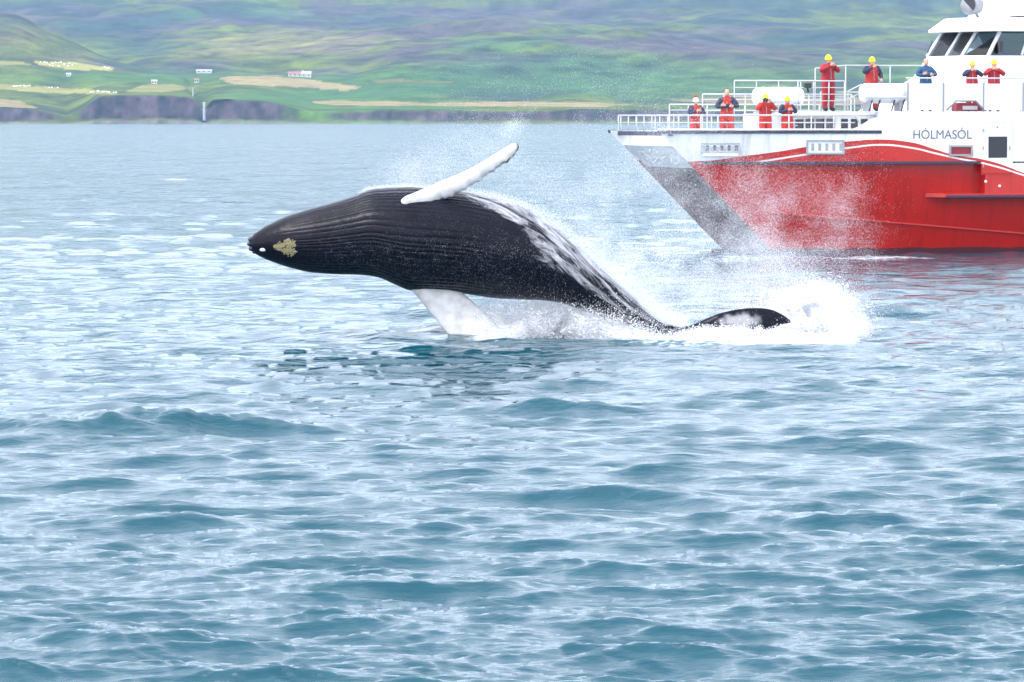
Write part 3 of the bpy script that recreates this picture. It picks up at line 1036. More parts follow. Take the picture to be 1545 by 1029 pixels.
def hull_material():
    m, N, L, p = nodes('hull_paint')
    tc = N.new('ShaderNodeTexCoord')
    sx = N.new('ShaderNodeSeparateXYZ'); L.new(tc.outputs['Object'], sx.inputs[0])

    def curve(pts, lo=2.0, hi=4.0, x1=14.0):
        d = N.new('ShaderNodeMath'); d.operation = 'DIVIDE'; L.new(sx.outputs['X'], d.inputs[0]); d.inputs[1].default_value = x1
        fc = N.new('ShaderNodeFloatCurve')
        c = fc.mapping.curves[0]
        pts = [(min(max(x / x1, 0.0), 1.0), (z - lo) / (hi - lo)) for x, z in pts]
        c.points[0].location = pts[0]; c.points[1].location = pts[-1]
        for q in pts[1:-1]:
            c.points.new(*q)
        fc.mapping.update()
        L.new(d.outputs[0], fc.inputs['Value'])
        mr = N.new('ShaderNodeMapRange'); mr.inputs['To Min'].default_value = lo; mr.inputs['To Max'].default_value = hi
        L.new(fc.outputs[0], mr.inputs['Value'])
        s = N.new('ShaderNodeMath'); s.operation = 'SUBTRACT'; L.new(sx.outputs['Z'], s.inputs[0]); L.new(mr.outputs[0], s.inputs[1])
        return s.outputs[0]
    aft_r, aft_w = RED[-1], WL[-1]
    r = curve(RED + [(14.0, aft_r[1] - (14 - aft_r[0]) * .32)])
    wl = curve(WL + [(14.0, aft_w[1] - (14 - aft_w[0]) * .32)])
    nz = N.new('ShaderNodeTexNoise'); nz.inputs['Scale'].default_value = 0.9; nz.inputs['Detail'].default_value = 8
    L.new(tc.outputs['Object'], nz.inputs['Vector'])
    gr = N.new('ShaderNodeMapRange'); gr.inputs['From Min'].default_value = .3; gr.inputs['From Max'].default_value = .7
    gr.inputs['To Min'].default_value = .84; gr.inputs['To Max'].default_value = 1.05
    L.new(nz.outputs['Fac'], gr.inputs['Value'])

    def sel(fac, a, b):
        x = N.new('ShaderNodeMix'); x.data_type = 'RGBA'; L.new(fac, x.inputs['Factor'])
        for i, q in ((6, a), (7, b)):
            if isinstance(q, tuple): x.inputs[i].default_value = (*q, 1)
            else: L.new(q, x.inputs[i])
        return x.outputs[2]

    def cmp(a, op, b):
        x = N.new('ShaderNodeMath'); x.operation = op; L.new(a, x.inputs[0]); x.inputs[1].default_value = b
        return x.outputs[0]
    base = sel(cmp(r, 'GREATER_THAN', 0.0), (0.48, 0.011, 0.006), (0.82, 0.83, 0.85))
    ab = N.new('ShaderNodeMath'); ab.operation = 'ABSOLUTE'; L.new(wl, ab.inputs[0])
    band_ = cmp(ab.outputs[0], 'LESS_THAN', 0.028)
    fwd = cmp(sx.outputs['X'], 'GREATER_THAN', 2.9)
    mu = N.new('ShaderNodeMath'); mu.operation = 'MULTIPLY'; L.new(band_, mu.inputs[0]); L.new(fwd, mu.inputs[1])
    base = sel(mu.outputs[0], base, (0.80, 0.72, 0.70))
    nl = N.new('ShaderNodeMath'); nl.operation = 'MULTIPLY_ADD'; L.new(nz.outputs['Fac'], nl.inputs[0]); nl.inputs[1].default_value = .16; L.new(sx.outputs['Z'], nl.inputs[2])
    base = sel(cmp(nl.outputs[0], 'LESS_THAN', 0.27), base, (0.10, 0.022, 0.032))
    mx = N.new('ShaderNodeMix'); mx.data_type = 'RGBA'; mx.blend_type = 'MULTIPLY'; mx.inputs['Factor'].default_value = 1
    L.new(base, mx.inputs[6]); L.new(gr.outputs[0], mx.inputs[7])
    # run-off streaks
    ms = N.new('ShaderNodeMapping'); ms.inputs['Scale'].default_value = (7.0, 1.0, 0.5)
    L.new(tc.outputs['Object'], ms.inputs[0])
    ns_ = N.new('ShaderNodeTexNoise'); ns_.inputs['Scale'].default_value = 1.0; ns_.inputs['Detail'].default_value = 6
    L.new(ms.outputs[0], ns_.inputs['Vector'])
    mr_ = N.new('ShaderNodeMapRange'); mr_.inputs['From Min'].default_value = .52; mr_.inputs['From Max'].default_value = .75
    mr_.inputs['To Min'].default_value = 1.0; mr_.inputs['To Max'].default_value = .72
    L.new(ns_.outputs['Fac'], mr_.inputs['Value'])
    mx4 = N.new('ShaderNodeMix'); mx4.data_type = 'RGBA'; mx4.blend_type = 'MULTIPLY'; mx4.inputs['Factor'].default_value = 1
    L.new(mx.outputs[2], mx4.inputs[6]); L.new(mr_.outputs[0], mx4.inputs[7])
    L.new(mx4.outputs[2], p.inputs['Base Color'])
    p.inputs['Roughness'].default_value = 0.28
    return m


M['hull'] = hull_material()
M['inner'] = material('tunnel_shaded_grey', (0.30, 0.20, 0.22), 0.5, vary=0.3, scale=2)  # inner hull faces: tunnel shade and spray mist put into the grey
HC = 1.25                                        # half breadth of one hull
ZROWS = [-0.9, -0.2, 0.15, 0.5, 0.9, 1.3, 1.8, 2.3, 2.7, 'k0', 'k1', 3.2, 3.5, 'g0', 'g']


def hull_mesh(name, mirror=False):
    ns = 60
    ts = np.linspace(0, 1, ns) ** 1.5
    V = []
    nrow = len(ZROWS)
    for t in ts:
        ring_o, ring_i = [], []
        for zr in ZROWS:
            z = {'k0': ZK - .055, 'k1': ZK, 'g0': ZG - .15, 'g': ZG}.get(zr, zr)
            xs = (1 - z / ZG) * STEM
            x = xs + t * (LEN - xs)
            if zr == 'g':
                z = ZG + (ZR - ZG) * float(np.clip((x - XE0) / (XE1 - XE0), 0, 1))
            e = x - xs
            f = 1 - (1 - min(e / 7.5, 1.0)) ** 2.2
            f2 = f
            inset = 0.0
            if zr in ('g', 'g0', 'k1', 3.2, 3.5):
                pass
            else:
                inset = 0.30 * min(1.0, e / 3.0) + 0.40 * max(0.0, (1.3 - z)) * 0.35
                f2 = f * (0.62 + 0.38 * min(1, max(z, 0.0) / 2.6))
            o = HC - HC * f2 + inset * f
            i_ = HC + (HC * f2 - inset * f) * 0.95
            ring_o.append((x, o, z)); ring_i.append((x, i_, z))
        V += ring_o + ring_i[::-1]
    V = np.array(V)
    if mirror:
        V[:, 1] = BEAM - V[:, 1]
    nc = 2 * nrow
    f = grid_faces(ns, nc, True)
    me = np_mesh(name, V, f, M['hull'], smooth=False)
    me.materials.append(M['inner'])
    bm = bmesh.new(); bm.from_mesh(me)
    bm.verts.ensure_lookup_table()
    bm.faces.new([bm.verts[(ns - 1) * nc + k] for k in range(nc)])
    bmesh.ops.remove_doubles(bm, verts=bm.verts, dist=1e-4)
    bmesh.ops.recalc_face_normals(bm, faces=bm.faces)
    for fc in bm.faces:
        fc.smooth = True
        c = fc.calc_center_median()
        yy = BEAM - c.y if mirror else c.y
        if yy > HC and c.z < ZK - .05 and c.x < LEN - .05: fc.material_index = 1
    for ed in bm.edges:
        if len(ed.link_faces) == 2 and ed.calc_face_angle(0) > 0.35: ed.smooth = False
    bm.to_mesh(me); bm.free()
    return me


link_mesh('hull', hull_mesh('hull'), boat)
link_mesh('hull', hull_mesh('hull', True), boat)


def hull_y(x, z):
    """outer skin of the near hull above the knuckle"""
    xs = (1 - z / ZG) * STEM
    e = max(x - xs, 0)
    f = 1 - (1 - min(e / 7.5, 1.0)) ** 2.2
    return HC - HC * f


DECKZ = ZG - 0.48
b = MB()   # deck between and over the hulls
b.add([(0.5, 1.2, DECKZ), (0.5, BEAM - 1.2, DECKZ), (4.5, .45, DECKZ), (4.5, BEAM - .45, DECKZ), (LEN - .1, .3, DECKZ), (LEN - .1, BEAM - .3, DECKZ),
       (1.3, 1.3, DECKZ - .7), (1.3, BEAM - 1.3, DECKZ - .7), (4.5, 1.5, DECKZ - .75), (4.5, BEAM - 1.5, DECKZ - .75), (LEN - .1, 1.5, DECKZ - .75), (LEN - .1, BEAM - 1.5, DECKZ - .75)],
      [(0, 1, 3, 2), (2, 3, 5, 4), (6, 8, 9, 7), (8, 10, 11, 9), (0, 6, 7, 1), (0, 2, 8, 6), (2, 4, 10, 8), (1, 7, 9, 3), (3, 9, 11, 5), (4, 5, 11, 10)])
b.build('deck', M['white_dull'], boat)
# front coaming joining the two bows
b = MB(); b.box((0.30, 1.0, ZG - .16), (0.42, BEAM - 1.0, ZG - .02)); b.build('front_coaming', M['navy'], boat, bevel=.02)


def strip(name, xs, zf, h, t, mat, y_of, parent=boat, mirror=False):
    b = MB()
    vs = []
    for x in xs:
        z = zf(x); y = y_of(x, z)
        pr = [(x, y + .03, z - h / 2), (x, y - t, z - h / 2), (x, y - t, z + h / 2), (x, y + .03, z + h / 2)]
        if mirror: pr = [(p[0], BEAM - p[1], p[2]) for p in pr]
        vs += pr
    n = len(xs)
    fs = [(i * 4 + k, i * 4 + (k + 1) % 4, i * 4 + 4 + (k + 1) % 4, i * 4 + 4 + k) for i in range(n - 1) for k in range(4)]
    fs += [(3, 2, 1, 0), tuple((n - 1) * 4 + k for k in range(4))]
    b.add(vs, fs)
    return b.build(name, mat, parent)


XEND = S(1330, 198)[0]
strip('gunwale_strip', np.linspace(0.0, XEND, 24), lambda x: ZG - .035, .10, .035, M['navy'], hull_y)
strip('gunwale_strip', np.linspace(0.0, XEND, 24), lambda x: ZG - .035, .10, .035, M['navy'], hull_y, mirror=True)
strip('gunwale_cap', np.linspace(0.0, XE0, 24), lambda x: ZG + .045, .05, .02, M['white'], hull_y)
XK = S(1476, 244)[0]
strip('knuckle_strake', np.linspace(1.4, XK, 30), lambda x: ZK - .03, .075, .04, M['navy'], hull_y)
# aft sponson: side comes out again under the knuckle
X1, ZL = S(1486, 293)
XL = S(1403, 293)[0]
b = MB(); b.prism([(X1, ZL), (LEN - .2, ZL), (LEN - .2, ZK - .07), (X1, ZK - .07)], -0.006, 1.0)
b.build('side_sponson', M['hull'], boat, bevel=.02)
b = MB()
b.add([(XL, .42, ZL - .10), (XL + .5, -.05, ZL - .10), (LEN - .2, -.12, ZL - .10), (LEN - .2, .5, ZL - .10), (XL, .42, ZL + .04), (XL + .5, -.05, ZL + .015), (LEN - .2, -.12, ZL + .015), (LEN - .2, .5, ZL + .04)],
      [(0, 3, 2, 1), (4, 5, 6, 7), (0, 1, 5, 4), (1, 2, 6, 5), (2, 3, 7, 6), (3, 0, 4, 7)])
b.build('fender_ledge', M['redpaint'], boat, bevel=.01)
strip('fender_strip', np.linspace(XL + .55, LEN - .25, 6), lambda x: ZL - .06, .07, .05, M['navy'], lambda x, z: -.05 - .07 * (x - XL - .5) / (LEN - .7 - XL))


# spray rail low on the hull
def low_y(x, z):
    xs = (1 - z / ZG) * STEM
    e = max(x - xs, 0)
    f = 1 - (1 - min(e / 7.5, 1.0)) ** 2.2
    f2 = f * (0.62 + 0.38 * min(1, z / 2.6))
    inset = 0.30 * min(1.0, e / 3.0) + 0.40 * max(0.0, 1.3 - z) * .35
    return HC - HC * f2 + inset * f


RA, RB = S(1175, 321), S(1545, 352)
strip('spray_rail', np.linspace(RA[0], LEN - .2, 40), lambda x: max(.35, RA[1] + (RB[1] - RA[1]) * (x - RA[0]) / (RB[0] - RA[0])), .05, .07, M['redpaint'], low_y)
for (u, v) in [(1487, 274), (1508, 281)]:
    x, z = S(u, v); b = MB(); b.ball((x, -.012, z), (.05, .035, .05), 10, 6); b.build('bolt', M['white_dull'], boat, True)

# freeing ports and vents in the side
for (u0, v0, u1, v1, kind) in [(1072, 215.5, 1126, 231.5, 0), (1220, 211, 1275, 233, 1), (1432, 219, 1467, 235.5, 2)]:
    x0, z1 = S(u0, v0); x1, z0 = S(u1, v1)
    y0, y1 = hull_y(x0, (z0 + z1) / 2), hull_y(x1, (z0 + z1) / 2)
    e = empty('side_vent', (x0, y0, z0)); e.parent = boat
    e.rotation_euler = (0, 0, math.atan2(y1 - y0, x1 - x0))
    wd, hg = math.hypot(x1 - x0, y1 - y0), z1 - z0
    b = MB()
    fr = .06
    for a, c in [((0, 0), (wd, fr)), ((0, hg - fr), (wd, hg)), ((0, fr), (fr, hg - fr)), ((wd - fr, fr), (wd, hg - fr))]:
        b.box((a[0], -.05, a[1]), (c[0], .06, c[1]))
    b.build('vent_frame', M['vent'] if kind != 2 else M['grey'], e, bevel=.008)
    b = MB(); b.box((fr - .01, -.02, fr - .01), (wd - fr + .01, .05, hg - fr + .01)); b.build('vent_plate', [M['vent'], M['white_dull'], M['seat']][kind], e)
    if kind < 2:
        for k in range(5):
            xx = wd * (k + .7) / 5.4
            b = MB(); b.box((xx, -.035, hg * .25), (xx + .09, -.018, hg * .75)); b.build('louvre', M['grey'] if kind else M['navy'], e)
    if kind == 0:
        b = MB(); b.box((fr, -.05, -.09), (wd - fr, .03, -.008)); b.build('vent_lip', M['white'], e, bevel=.008)

# name on the side
cu = bpy.data.curves.new('name', 'FONT')
cu.body = 'HÓLMASÓL'
cu.extrude = 0.004
cu.size = 1.0
tob = bpy.data.objects.new('tmp_text', cu)
col.objects.link(tob)
dg = bpy.context.evaluated_depsgraph_get()
tme = bpy.data.meshes.new_from_object(tob.evaluated_get(dg))
bpy.data.objects.remove(tob)
xs_ = [v.co.x for v in tme.vertices]; ys_ = [v.co.y for v in tme.vertices]
x0, z0 = S(1378, 209.5); x1, _ = S(1466, 209.5)
_, zt = S(1378, 192.5)
sx = (x1 - x0) / (max(xs_) - min(xs_)); sz = (zt - z0) / (max(ys_) - min(ys_))
mnx, mny = min(xs_), min(ys_)
for v in tme.vertices:
    v.co = Vector(((v.co.x - mnx) * sx, -v.co.z - .008, (v.co.y - mny) * sz))
tme.materials.clear(); tme.materials.append(M['letter'])
lt = link_mesh('lettering', tme, boat)
lt.location = (x0, hull_y((x0 + x1) / 2, ZG), z0)

# side door
x0, z1 = S(1482, 184.5); x1, z0 = S(1526, 262)
door = empty('door', (0, 0, 0)); door.parent = boat
b = MB(); b.box((x0, -.022, z0), (x1, .04, z1)); b.build('door_panel', M['hull'], door, bevel=.012)
for a, c in [((x0 - .03, z0 - .03), (x1 + .03, z0 - .006)), ((x0 - .03, z1 + .006), (x1 + .03, z1 + .03)), ((x0 - .03, z0 - .006), (x0 - .008, z1 + .006)), ((x1 + .008, z0 - .006), (x1 + .03, z1 + .006))]:
    b = MB(); b.box((a[0], -.026, a[1]), (c[0], .02, c[1])); b.build('door_frame', M['hull'], door)
wx0, wz1 = S(1491, 206); wx1, wz0 = S(1519, 238)
b = MB(); b.box((wx0, -.036, wz0), (wx1, -.01, wz1)); b.build('door_window', M['dark'], door, bevel=.01)
for z in (z0 + .25, (z0 + z1) / 2, z1 - .25):
    b = MB(); b.tube([(x0 + .03, -.035, z - .05), (x0 + .03, -.035, z + .05)], .02, 8); b.build('hinge', M['grey'], door)
zc_ = (z0 + z1) / 2
b = MB(); b.tube([(x1 - .08, -.05, zc_ - .07), (x1 - .08, -.05, zc_ + .07)], .018, 8); b.build('handle', M['grey'], door)
b = MB(); b.ball(((x0 + x1) / 2, -.03, z1 - .15), .03, 8, 6); b.build('bolt', M['grey'], door)

# upper deck
XU0 = S(1238, 170, .8)[0]
UD = S(1250, 167.5, .8)[1]
b = MB()
b.box((XE1 - .1, .05, UD - .16), (LEN - .3, BEAM - .05, UD - .02))
b.build('upper_deck', M['white_dull'], boat)
b = MB(); b.box((XU0, .55, UD - .12), (XE1 - .12, BEAM - .55, UD - .015)); b.build('platform', M['white_dull'], boat)
# front wall of the saloon under the platform
XW = XU0 + .55
b = MB(); b.box((XW, .7, DECKZ + .004), (XE1 + 1.0, BEAM - .7, UD - .125)); b.build('saloon_wall', M['white_dull'], boat)
for k in range(4):
    x = XW + .10 + k * .33
    b = MB(); b.box((x, .66, UD - .62), (x + .22, .698, UD - .25)); b.build('saloon_window', M['dark'], boat)
for k in range(6):
    y = 1.0 + k * 1.0
    b = MB(); b.box((XW - .04, y, UD - .62), (XW - .002, y + .7, UD - .25)); b.build('saloon_window', M['dark'], boat)


def railing(pts, posts, r=.022, mids=(), mat='rail', post_r=.018):
    """handrail through pts; posts = [(x,y,ztop,zbottom)]; mids = list of point lists"""
    b = MB(); b.tube(pts, r, 8)
    o = b.build('railing', M[mat], boat, True)
    for (x, y, z1_, z0_) in posts:
        b = MB(); b.tube([(x, y, z0_), (x, y, z1_)], post_r, 6); b.build('post', M[mat], o, True)
    for mp in mids:
        b = MB(); b.tube(mp, post_r * .8, 6); b.build('mid_rail', M[mat], o, True)
    return o


def side_rail(u0, u1, v, by, zbase, n, mids=(), r=.022, drop=False):
    xa, z = S(u0, v, by); xb, _ = S(u1, v, by)
    pts = [(xa, by, z), (xb, by, z)]
    if drop: pts += [(xb + .12, by, z - .1), (xb + .14, by, zbase)]
    posts = [(xa + (xb - xa) * k / (n - 1), by, z, zbase) for k in range(n)]
    ms = [[(xa, by, S(u0, mv, by)[1]), (xb, by, S(u0, mv, by)[1])] for mv in mids]
    return railing(pts, posts, r, ms)


# near gunwale rail follows the hull side
zr = S(1150, 174, .3)[1]
gx = np.linspace(.35, S(1292, 174)[0], 26)
gy = [hull_y(x, ZG) + .10 for x in gx]
zm = S(1150, 185, .3)[1]
o = railing([(x, y, zr) for x, y in zip(gx, gy)] + [(gx[-1] + .3, gy[-1], ZG + .05)],
            [(x, hull_y(x, ZG) + .10, zr, ZG - .05) for x in [S(u, 185, hull_y(S(u, 185)[0], ZG) + .1)[0] for u in (958, 992, 1022, 1056, 1082, 1142, 1190, 1224, 1258)] if x > .2],
            .026, [[(x, y, zm) for x, y in zip(gx, gy)]], post_r=.024)
# bow rail across and far side
railing([(.38, gy[0], zr), (.38, BEAM - gy[0], zr)], [(.38, y, zr, ZG - .06) for y in np.linspace(1.4, BEAM - 1.4, 7)], .024, [[(.38, gy[0], zm), (.38, BEAM - gy[0], zm)]])
railing([(x, BEAM - y, zr) for x, y in zip(gx, gy)], [(x, BEAM - y, zr, ZG - .06) for x, y in list(zip(gx, gy))[::3]], .024, [[(x, BEAM - y, zm) for x, y in zip(gx, gy)]])
# tiers of rails rising towards the wheelhouse
side_rail(1010, 1236, 157.5, 5.2, DECKZ, 9, (166, 175))
side_rail(1060, 1284, 142, 4.4, DECKZ, 8, (150, 158, 167), drop=True)
side_rail(1108, 1274, 121.5, 3.6, UD - .1, 6, (132, 145), drop=False)
side_rail(1238, 1300, 139, 1.2, UD - .1, 4, (148, 157), drop=True)
side_rail(1204, 1274, 122, .75, UD - .02, 4, (132, 142, 152))
# stair rail in front of the raft
x0, z0 = S(1275, 140, .6); x1, z1 = S(1300, 127, .6)
railing([(x0, .6, z0), (x1, .6, z1)], [(x0, .6, z0, UD), (x1, .6, z1, UD)], .02, [[(x0, .6, z0 - .25), (x1, .6, z1 - .25)]])
# tall rail round the wheelhouse walk
xa, za = S(1230, 103, 1.7); xb, zb = S(1276, 98.5, 1.7); xc, _ = S(1545, 98.5, 1.7)
railing([(xa, 1.7, za), (xb, 1.7, zb), (LEN - 3, 1.7, zb)], [(S(u, 110, 1.7)[0], 1.7, zb, UD - .02) for u in (1276, 1343, 1443, 1540)] + [(xa, 1.7, za, UD - .1)], .018)
# stairs between foredeck and platform
for k in range(4):
    zz = DECKZ + (UD - DECKZ) * (k + 1) / 5
    xx = XU0 - .9 + .22 * k
    b = MB(); b.box((xx, 2.4, zz - .04), (xx + .26, 3.4, zz)); b.build('stair_tread', M['deck'], boat)

# near side bulwark panels of the upper deck
bounds = [1371, 1424.5, 1485, 1545, 1605, 1665, 1725]
zt, zb_ = S(1400, 126)[1], S(1400, 166)[1]
for i in range(len(bounds) - 1):
    xa, xb = S(bounds[i], 150)[0] + .03, S(bounds[i + 1], 150)[0] - .03
    b = MB()
    if i == 1:          # arched cut-out
        q = lambda u, v: S(u, v)
        a0, a1, a2, a3 = q(1430, 169), q(1443, 152.5), q(1472, 152.5), q(1484, 168)
        b.prism([(xa, zb_), (a0[0], zb_), (a1[0], a1[1]), (a2[0], a2[1]), (xb, a3[1] + .1), (xb, zt), (xa, zt)], .06, .10)
    else:
        b.prism([(xa, zb_), (xb, zb_), (xb, zt), (xa, zt)], .06, .10)
    b.build('bulwark_panel', M['white'], boat)
    b = MB(); b.box((xa - .055, .05, UD - .02), (xa - .005, .11, zt + .02)); b.build('bulwark_post', M['grey'], boat)
b = MB()
b.tube([(S(1429, 168)[0], .03, zb_), (S(1442.5, 152)[0], .03, S(1442, 152)[1]), (S(1472.5, 152)[0], .03, S(1472, 152)[1]), (S(1485, 168)[0], .03, zb_)], .035, 8)
b.build('arch_trim', M['grey'], boat, True)
x0, z0 = S(1440, 168, .8); x1, z1 = S(1486, 155, .8)
b = MB(); b.box((x0, .6, UD), (x1, 1.1, z1)); b.build('deck_bench', M['seat'], boat, bevel=.03)
b = MB(); b.box((x0 + .2, .55, z1 - .22), (x1 - .35, .598, z1 - .1)); b.build('bench_rail', M['rail'], boat)
zt2 = S(1450, 118, .08)[1]
railing([(S(1368, 120)[0], .08, zt2), (LEN - 3, .08, zt2)], [(S(u, 120, .08)[0], .08, zt2, zt) for u in (1370, 1424, 1485, 1544, 1604)], .022)


# life raft canisters
def raft(u0, u1, v0, v1, by):
    xa, z1_ = S(u0, v0, by); xb, z0_ = S(u1, v1, by)
    e = empty('life_raft_canister', ((xa + xb) / 2, by, z0_)); e.parent = boat
    L_, r = (xb - xa), (z1_ - z0_) * .36
    cz = (z1_ - z0_) - r
    b = MB()
    n = 9
    xs = [-.5, -.47, -.40, -.2, 0, .2, .40, .47, .5]
    rs = [r * .35, r * .75, r * .97, r, r, r, r * .97, r * .75, r * .35]
    b.tube([(x * L_, 0, cz) for x in xs], rs, 20)
    b.build('canister_shell', M['white'], e, True)
    for x in (-.3, -.1, .12, .34):
        b = MB(); b.tube([(x * L_ - .02, 0, cz), (x * L_ + .02, 0, cz)], r * 1.025, 20); b.build('strap', M['white_dull'], e, True)
    b = MB(); b.tube([(-.45 * L_, -r * .99, cz - .12), (.49 * L_, -r * .99, cz - .12)], .025, 6); b.build('seam', M['white_dull'], e)
    for x in (-.35, .3):
        b = MB()
        b.prism([(x * L_ - .05, 0), (x * L_ + .05, 0), (x * L_ + .05, cz - r * .75), (x * L_ - .05, cz - r * .75)], -r * .8, r * .8); b.build('cradle', M['grey'], e)
    for x in (-.36, -.2, .1, .3):
        b = MB(); b.tube([(x * L_, -r * .8, 0.0), (x * L_ + .12, -r * .7, cz - r * .6)], .025, 6); b.build('lashing', M['dark'], e)
    return e


raft(1297, 1370, 125.5, 168, .55)
raft(1136, 1212, 131, 172, 5.6)
for (u, by) in ((1136, 5.6),):
    pass
# plinth for the far raft
x0, z0 = S(1136, 172, 5.6); x1, _ = S(1215, 172, 5.6)
b = MB(); b.box((x0 - .1, 4.9, DECKZ + .003), (x1 + .2, 6.3, z0 + .01)); b.build('raft_plinth', M['white_dull'], boat)
# floodlight on the rail
x, z = S(1218, 128, .75)
b = MB(); b.box((x - .12, .62, z - .10), (x + .10, .82, z + .06)); b.tube([(x, .72, z - .1), (x + .03, .73, z - .24)], .035, 8)
b.build('floodlight', M['dark'], boat, bevel=.015)

# wheelhouse
WB = [(1399, 5.0), (1428, 4.0), (1451.5, 3.0), (1491, 2.2)]
WT = [(1422, 4.8), (1450.5, 3.9), (1474, 3.0), (1509, 2.25)]
sill = [(S(u, 84, by)[0], by) for u, by in WB]
head = [(S(u, 48.5, by)[0], by) for u, by in WT]
ZS, ZH = S(1450, 83.5, 3)[1], S(1450, 48, 3)[1]
XB = LEN - 5.5
sill_loop = [(XB, 2.2)] + [sill[3], sill[2], sill[1], sill[0], (sill[3][0], 5.8), (XB, 5.8)]
head_loop = [(XB, 2.25)] + [head[3], head[2], head[1], head[0], (head[3][0], 5.75), (XB, 5.75)]
wh = empty('wheelhouse', (0, 0, 0)); wh.parent = boat
b = MB()          # lower house with sloping apron
ap0, apz = S(1312, 123, 3.4)[0], UD
f0 = sill[0][0]
nl = len(sill_loop)
low_loop = [(XB, 2.2), (sill[3][0] - 1.2, 2.2), (ap0 + .7, 2.6), (ap0 + .15, 3.4), (ap0, 4.6), (ap0 + .9, 5.8), (XB, 5.8)]
mid = [(a[0] + (c[0] - a[0]) * .80, a[1] + (c[1] - a[1]) * .8) for a, c in zip(low_loop, sill_loop)]
ZM = UD + (ZS - UD) * .62
vs = [(x, y, UD - .02) for x, y in low_loop] + [(x, y, ZM) for x, y in mid] + [(x, y, ZS) for x, y in sill_loop]
fs = [tuple(range(nl - 1, -1, -1)), tuple(range(2 * nl, 3 * nl))]
for rw in range(2):
    fs += [(rw * nl + i, rw * nl + (i + 1) % nl, (rw + 1) * nl + (i + 1) % nl, (rw + 1) * nl + i) for i in range(nl)]
b.add(vs, fs); b.build('house_body', M['white'], wh, bevel=.03)
for i in range(len(sill_loop)):         # pillars
    p, q = Vector((*sill_loop[i], ZS - .02)), Vector((*head_loop[i], ZH + .02))
    b = MB(); b.tube([p, q], .065, 8); b.build('pillar', M['white'], wh, True)
for i in range(len(sill_loop) - 1):     # panes
    p0, p1 = Vector((*sill_loop[i], ZS)), Vector((*sill_loop[i + 1], ZS))
    q0, q1 = Vector((*head_loop[i], ZH)), Vector((*head_loop[i + 1], ZH))
    nrm = (p1 - p0).cross(q0 - p0).normalized() * .012
    b = MB()
    b.add([p0 + nrm, p1 + nrm, q1 + nrm, q0 + nrm, p0 - nrm, p1 - nrm, q1 - nrm, q0 - nrm],
          [(0, 1, 2, 3), (7, 6, 5, 4), (0, 4, 5, 1), (1, 5, 6, 2), (2, 6, 7, 3), (3, 7, 4, 0)])
    b.build('window_pane', M['glass'], wh)
# intermediate mullion of the side window, mirror and interior
xm = S(1548, 70, 2.2)[0]
b = MB(); b.tube([(xm - .15, 2.2, ZS), (xm + .15, 2.25, ZH)], .05, 8); b.build('mullion', M['white'], wh, True)
b = MB(); b.box((S(1507, 70, 2.0)[0], 1.95, S(1507, 79, 2)[1]), (S(1513, 70, 2.0)[0], 2.12, S(1507, 62, 2)[1])); b.build('wing_mirror', M['dark'], wh, bevel=.03)
b = MB(); b.box((sill[3][0] - .1, 3.0, ZS), (sill[3][0] + .5, 5.0, ZS + .22)); b.build('console', M['dark'], wh, bevel=.03)
b = MB(); b.box((sill[3][0] + .55, 3.2, ZS - .1), (sill[3][0] + .75, 3.85, ZS + .42)); b.build('helm_seat', M['seat'], wh, bevel=.05)
b = MB(); b.box((XB - .3, 2.35, ZS), (XB - .2, 5.65, ZH)); b.build('rear_bulkhead', M['vent'], wh)
# roof with visor
rf = [S(1410, 48, 4.0)[0], S(1447, 27, 3.2)[0]]
lo_l = [(XB + .3, 1.85), (head[3][0] - .45, 1.85), (rf[0] + .45, 2.6), (rf[0], 3.9), (rf[0] + .2, 5.1), (head[3][0] - .2, 6.15), (XB + .3, 6.15)]
hi_l = [(XB + .2, 2.3), (rf[1] + .85, 2.3), (rf[1] + .25, 2.8), (rf[1], 3.9), (rf[1] + .15, 4.9), (rf[1] + .8, 5.7), (XB + .2, 5.7)]
ZT = S(1447, 26.5, 3)[1]
vs = [(x, y, ZH + .005) for x, y in lo_l] + [(x, y, ZH + .08) for x, y in lo_l] + [(x, y, ZT) for x, y in hi_l]
fs = [tuple(range(nl - 1, -1, -1)), tuple(range(2 * nl, 3 * nl))]
for rw in range(2):
    fs += [(rw * nl + i, rw * nl + (i + 1) % nl, (rw + 1) * nl + (i + 1) % nl, (rw + 1) * nl + i) for i in range(nl)]
b = MB(); b.add(vs, fs); b.build('roof', M['white'], wh, bevel=.02)
for (u, v0_, v1_) in [(1402, 80, 62), (1428, 82, 60)]:
    p = Vector((S(u, v0_, 4.7)[0] - .05, 4.7, S(u, v0_, 4.7)[1])); q = Vector((S(u + 9, v1_, 4.2)[0] - .06, 4.3, S(u, v1_, 4.2)[1]))
    b = MB(); b.tube([p, q], .018, 6); b.build('wiper', M['dark'], wh)
# mast base, radar drum, searchlight
b = MB()
x0, z0 = S(1474, 27, 3.9); x1, z1 = S(1484, 12, 3.9)
b.add([(x0, 3.0, ZT - .02), (XB, 3.0, ZT - .02), (XB, 5, ZT - .02), (x0, 5, ZT - .02), (x1, 3.3, z1), (XB - .2, 3.3, z1), (XB - .2, 4.7, z1), (x1, 4.7, z1)],
      [(3, 2, 1, 0), (4, 5, 6, 7), (0, 1, 5, 4), (1, 2, 6, 5), (2, 3, 7, 6), (3, 0, 4, 7)])
b.build('mast_base', M['white'], wh, bevel=.03)
b = MB(); b.prism([(S(1486, 0, 4)[0], z1 - .01), (LEN - 7, z1 - .01), (LEN - 7, z1 + 1.2), (S(1482, 0, 4)[0], z1 + 1.2)], 3.4, 4.6); b.build('mast', M['white'], wh, bevel=.03)
xa, za = S(1526, 14, 2.8)
b = MB(); b.box((xa, 2.5, ZT + .05), (xa + 1.2, 3.3, za + .12)); b.build('roof_box', M['white_dull'], wh, bevel=.03)
